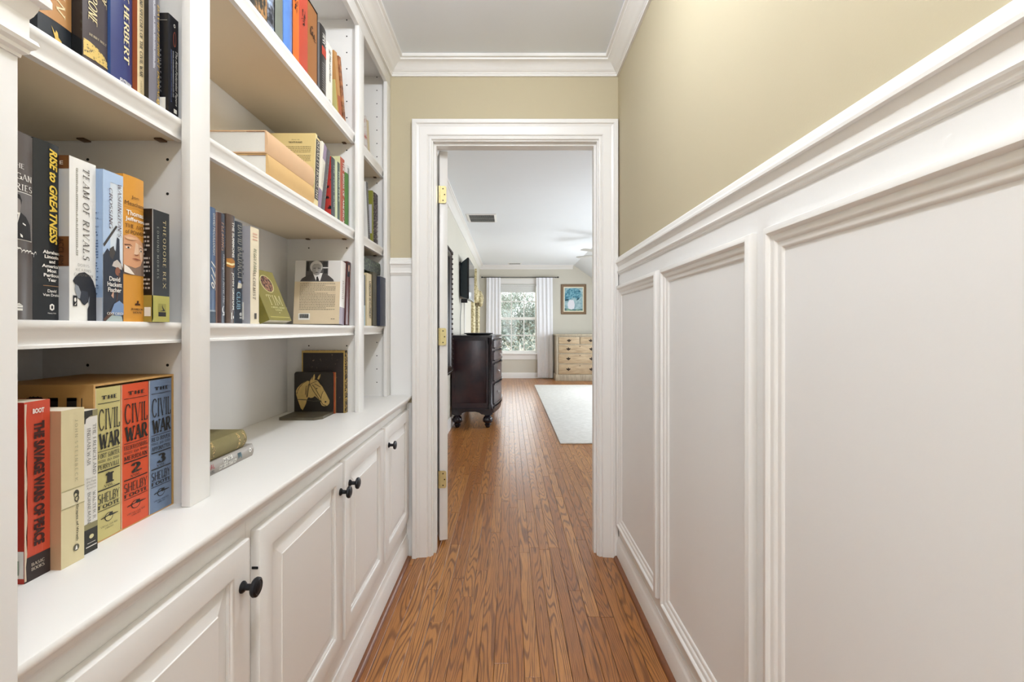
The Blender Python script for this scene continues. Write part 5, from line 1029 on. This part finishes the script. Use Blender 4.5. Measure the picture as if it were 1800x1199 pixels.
gm = tag(empty('gilt_mirror', (XBL, 8.6, 0.62)), 'tall gilt mirror with a carved crest near the far corner', 'mirror')
MB().sweep([(-.72, 0), (.72, 0), (.72, 1.10), (-.72, 1.10)], [(0, 0), (0, .045), (.015, .06), (.03, .05), (.045, .062), (.06, .05), (.075, .06), (.10, .03), (.10, 0)], ms_, closed=True).build('frame', GLT, gm, smooth=30)
MB().box(.002, .008, -.63, .63, .09, 1.01).build('glass', MIRG, gm)
for s_ in (-1, 1):
    MB().lathe([(.02, .93), (.05, .96), (.06, 1.02), (.075, 1.08), (.07, 1.14), (.045, 1.20), (.03, 1.24), (.001, 1.26)], c=(.07, s_ * .65, 0), n=14).build('corner_finial', GLT, gm, smooth=50)
MB().prism([(-.5, 1.10), (-.42, 1.18), (-.28, 1.20), (-.2, 1.32), (-.1, 1.38), (-.06, 1.52), (0, 1.62), (.06, 1.52), (.1, 1.38), (.2, 1.32), (.28, 1.20), (.42, 1.18), (.5, 1.10)], ms_, .01, .05).build('crest', GLT, gm)
# ---------------------------------------------------------------- outside the window
GRASS = speckle('winter_lawn', '6d7350', '8f8f68', 2, .3, .7, rough=.95)
struct(MB().box(-40, 45, YBF + 1.5, 90, -3.1, -3.0).build('ground_outside', GRASS), 'lawn below the bedroom window')
BARK = mat('grey_bark', '7a756a', .9, var=.25, vs=8); BARKP = mat('pale_bark', 'c4bfb0', .9, var=.2, vs=8)
LEAF = mat('dull_green_leaf', '59625a', .8, var=.35, vs=3); LEAF2 = mat('grey_green_leaf', '757d74', .8, var=.3, vs=3)
def tree(x, y, h, seed, bark, leaf, nleaf, label):
    rd = random.Random(seed); t = tag(empty('tree', (x, y, -3.0)), label, 'tree', 'trees outside the bedroom window')
    m = MB(); tips = []
    def grow(p, d, ln, r, lev):
        q = p + d * ln + Vector((rd.uniform(-.1, .1), rd.uniform(-.1, .1), 0)) * ln
        m.tube([p, (p + q) / 2 + Vector((rd.uniform(-.05, .05), rd.uniform(-.05, .05), 0)) * ln, q], r, 5, r1=r * .68)
        if lev == 0: tips.append(q); return
        for i in range(3 if lev < 3 else 4):
            nd = (d * .75 + Vector((rd.uniform(-1, 1), rd.uniform(-1, 1), rd.uniform(-.25, .9))) * .75).normalized()
            grow(p + (q - p) * rd.uniform(.45, 1), nd, ln * rd.uniform(.6, .8), r * .6, lev - 1)
        tips.append(q)
    grow(Vector((0, 0, 0)), Vector((0, 0, 1)), h * .42, h * .014, 5)
    m.build('branches', bark, t)
    if nleaf:
        V = []; Fc = []
        for i in range(nleaf):
            c_ = rd.choice(tips) + Vector((rd.gauss(0, .25), rd.gauss(0, .25), rd.gauss(0, .25)))
            a = Vector((rd.gauss(0, 1), rd.gauss(0, 1), rd.gauss(0, 1))).normalized() * rd.uniform(.04, .09); b_ = a.orthogonal().normalized() * a.length * .45
            i0 = len(V); V += [c_ - a, c_ + b_, c_ + a, c_ - b_]; Fc.append((i0, i0 + 1, i0 + 2, i0 + 3))
        o = flat('leaves', V, Fc, leaf, t); o['kind'] = 'stuff'
TL = ['pale forked tree low in the window panes', 'leafy grey-green tree behind the pale forked one', 'tall leafy tree in the upper window panes', 'faint distant tree against the white sky']
for i, (x, y, h, bk_, lf, n_) in enumerate(((.55, 14.2, 4.2, BARKP, LEAF, 1600), (-.1, 20.5, 5.3, BARK, LEAF, 5500), (1.1, 29, 6.4, BARK, LEAF2, 8000), (.3, 40, 8.6, BARK, LEAF2, 9000))):
    tree(x, y, h, 100 + i, bk_, lf, n_, TL[i])
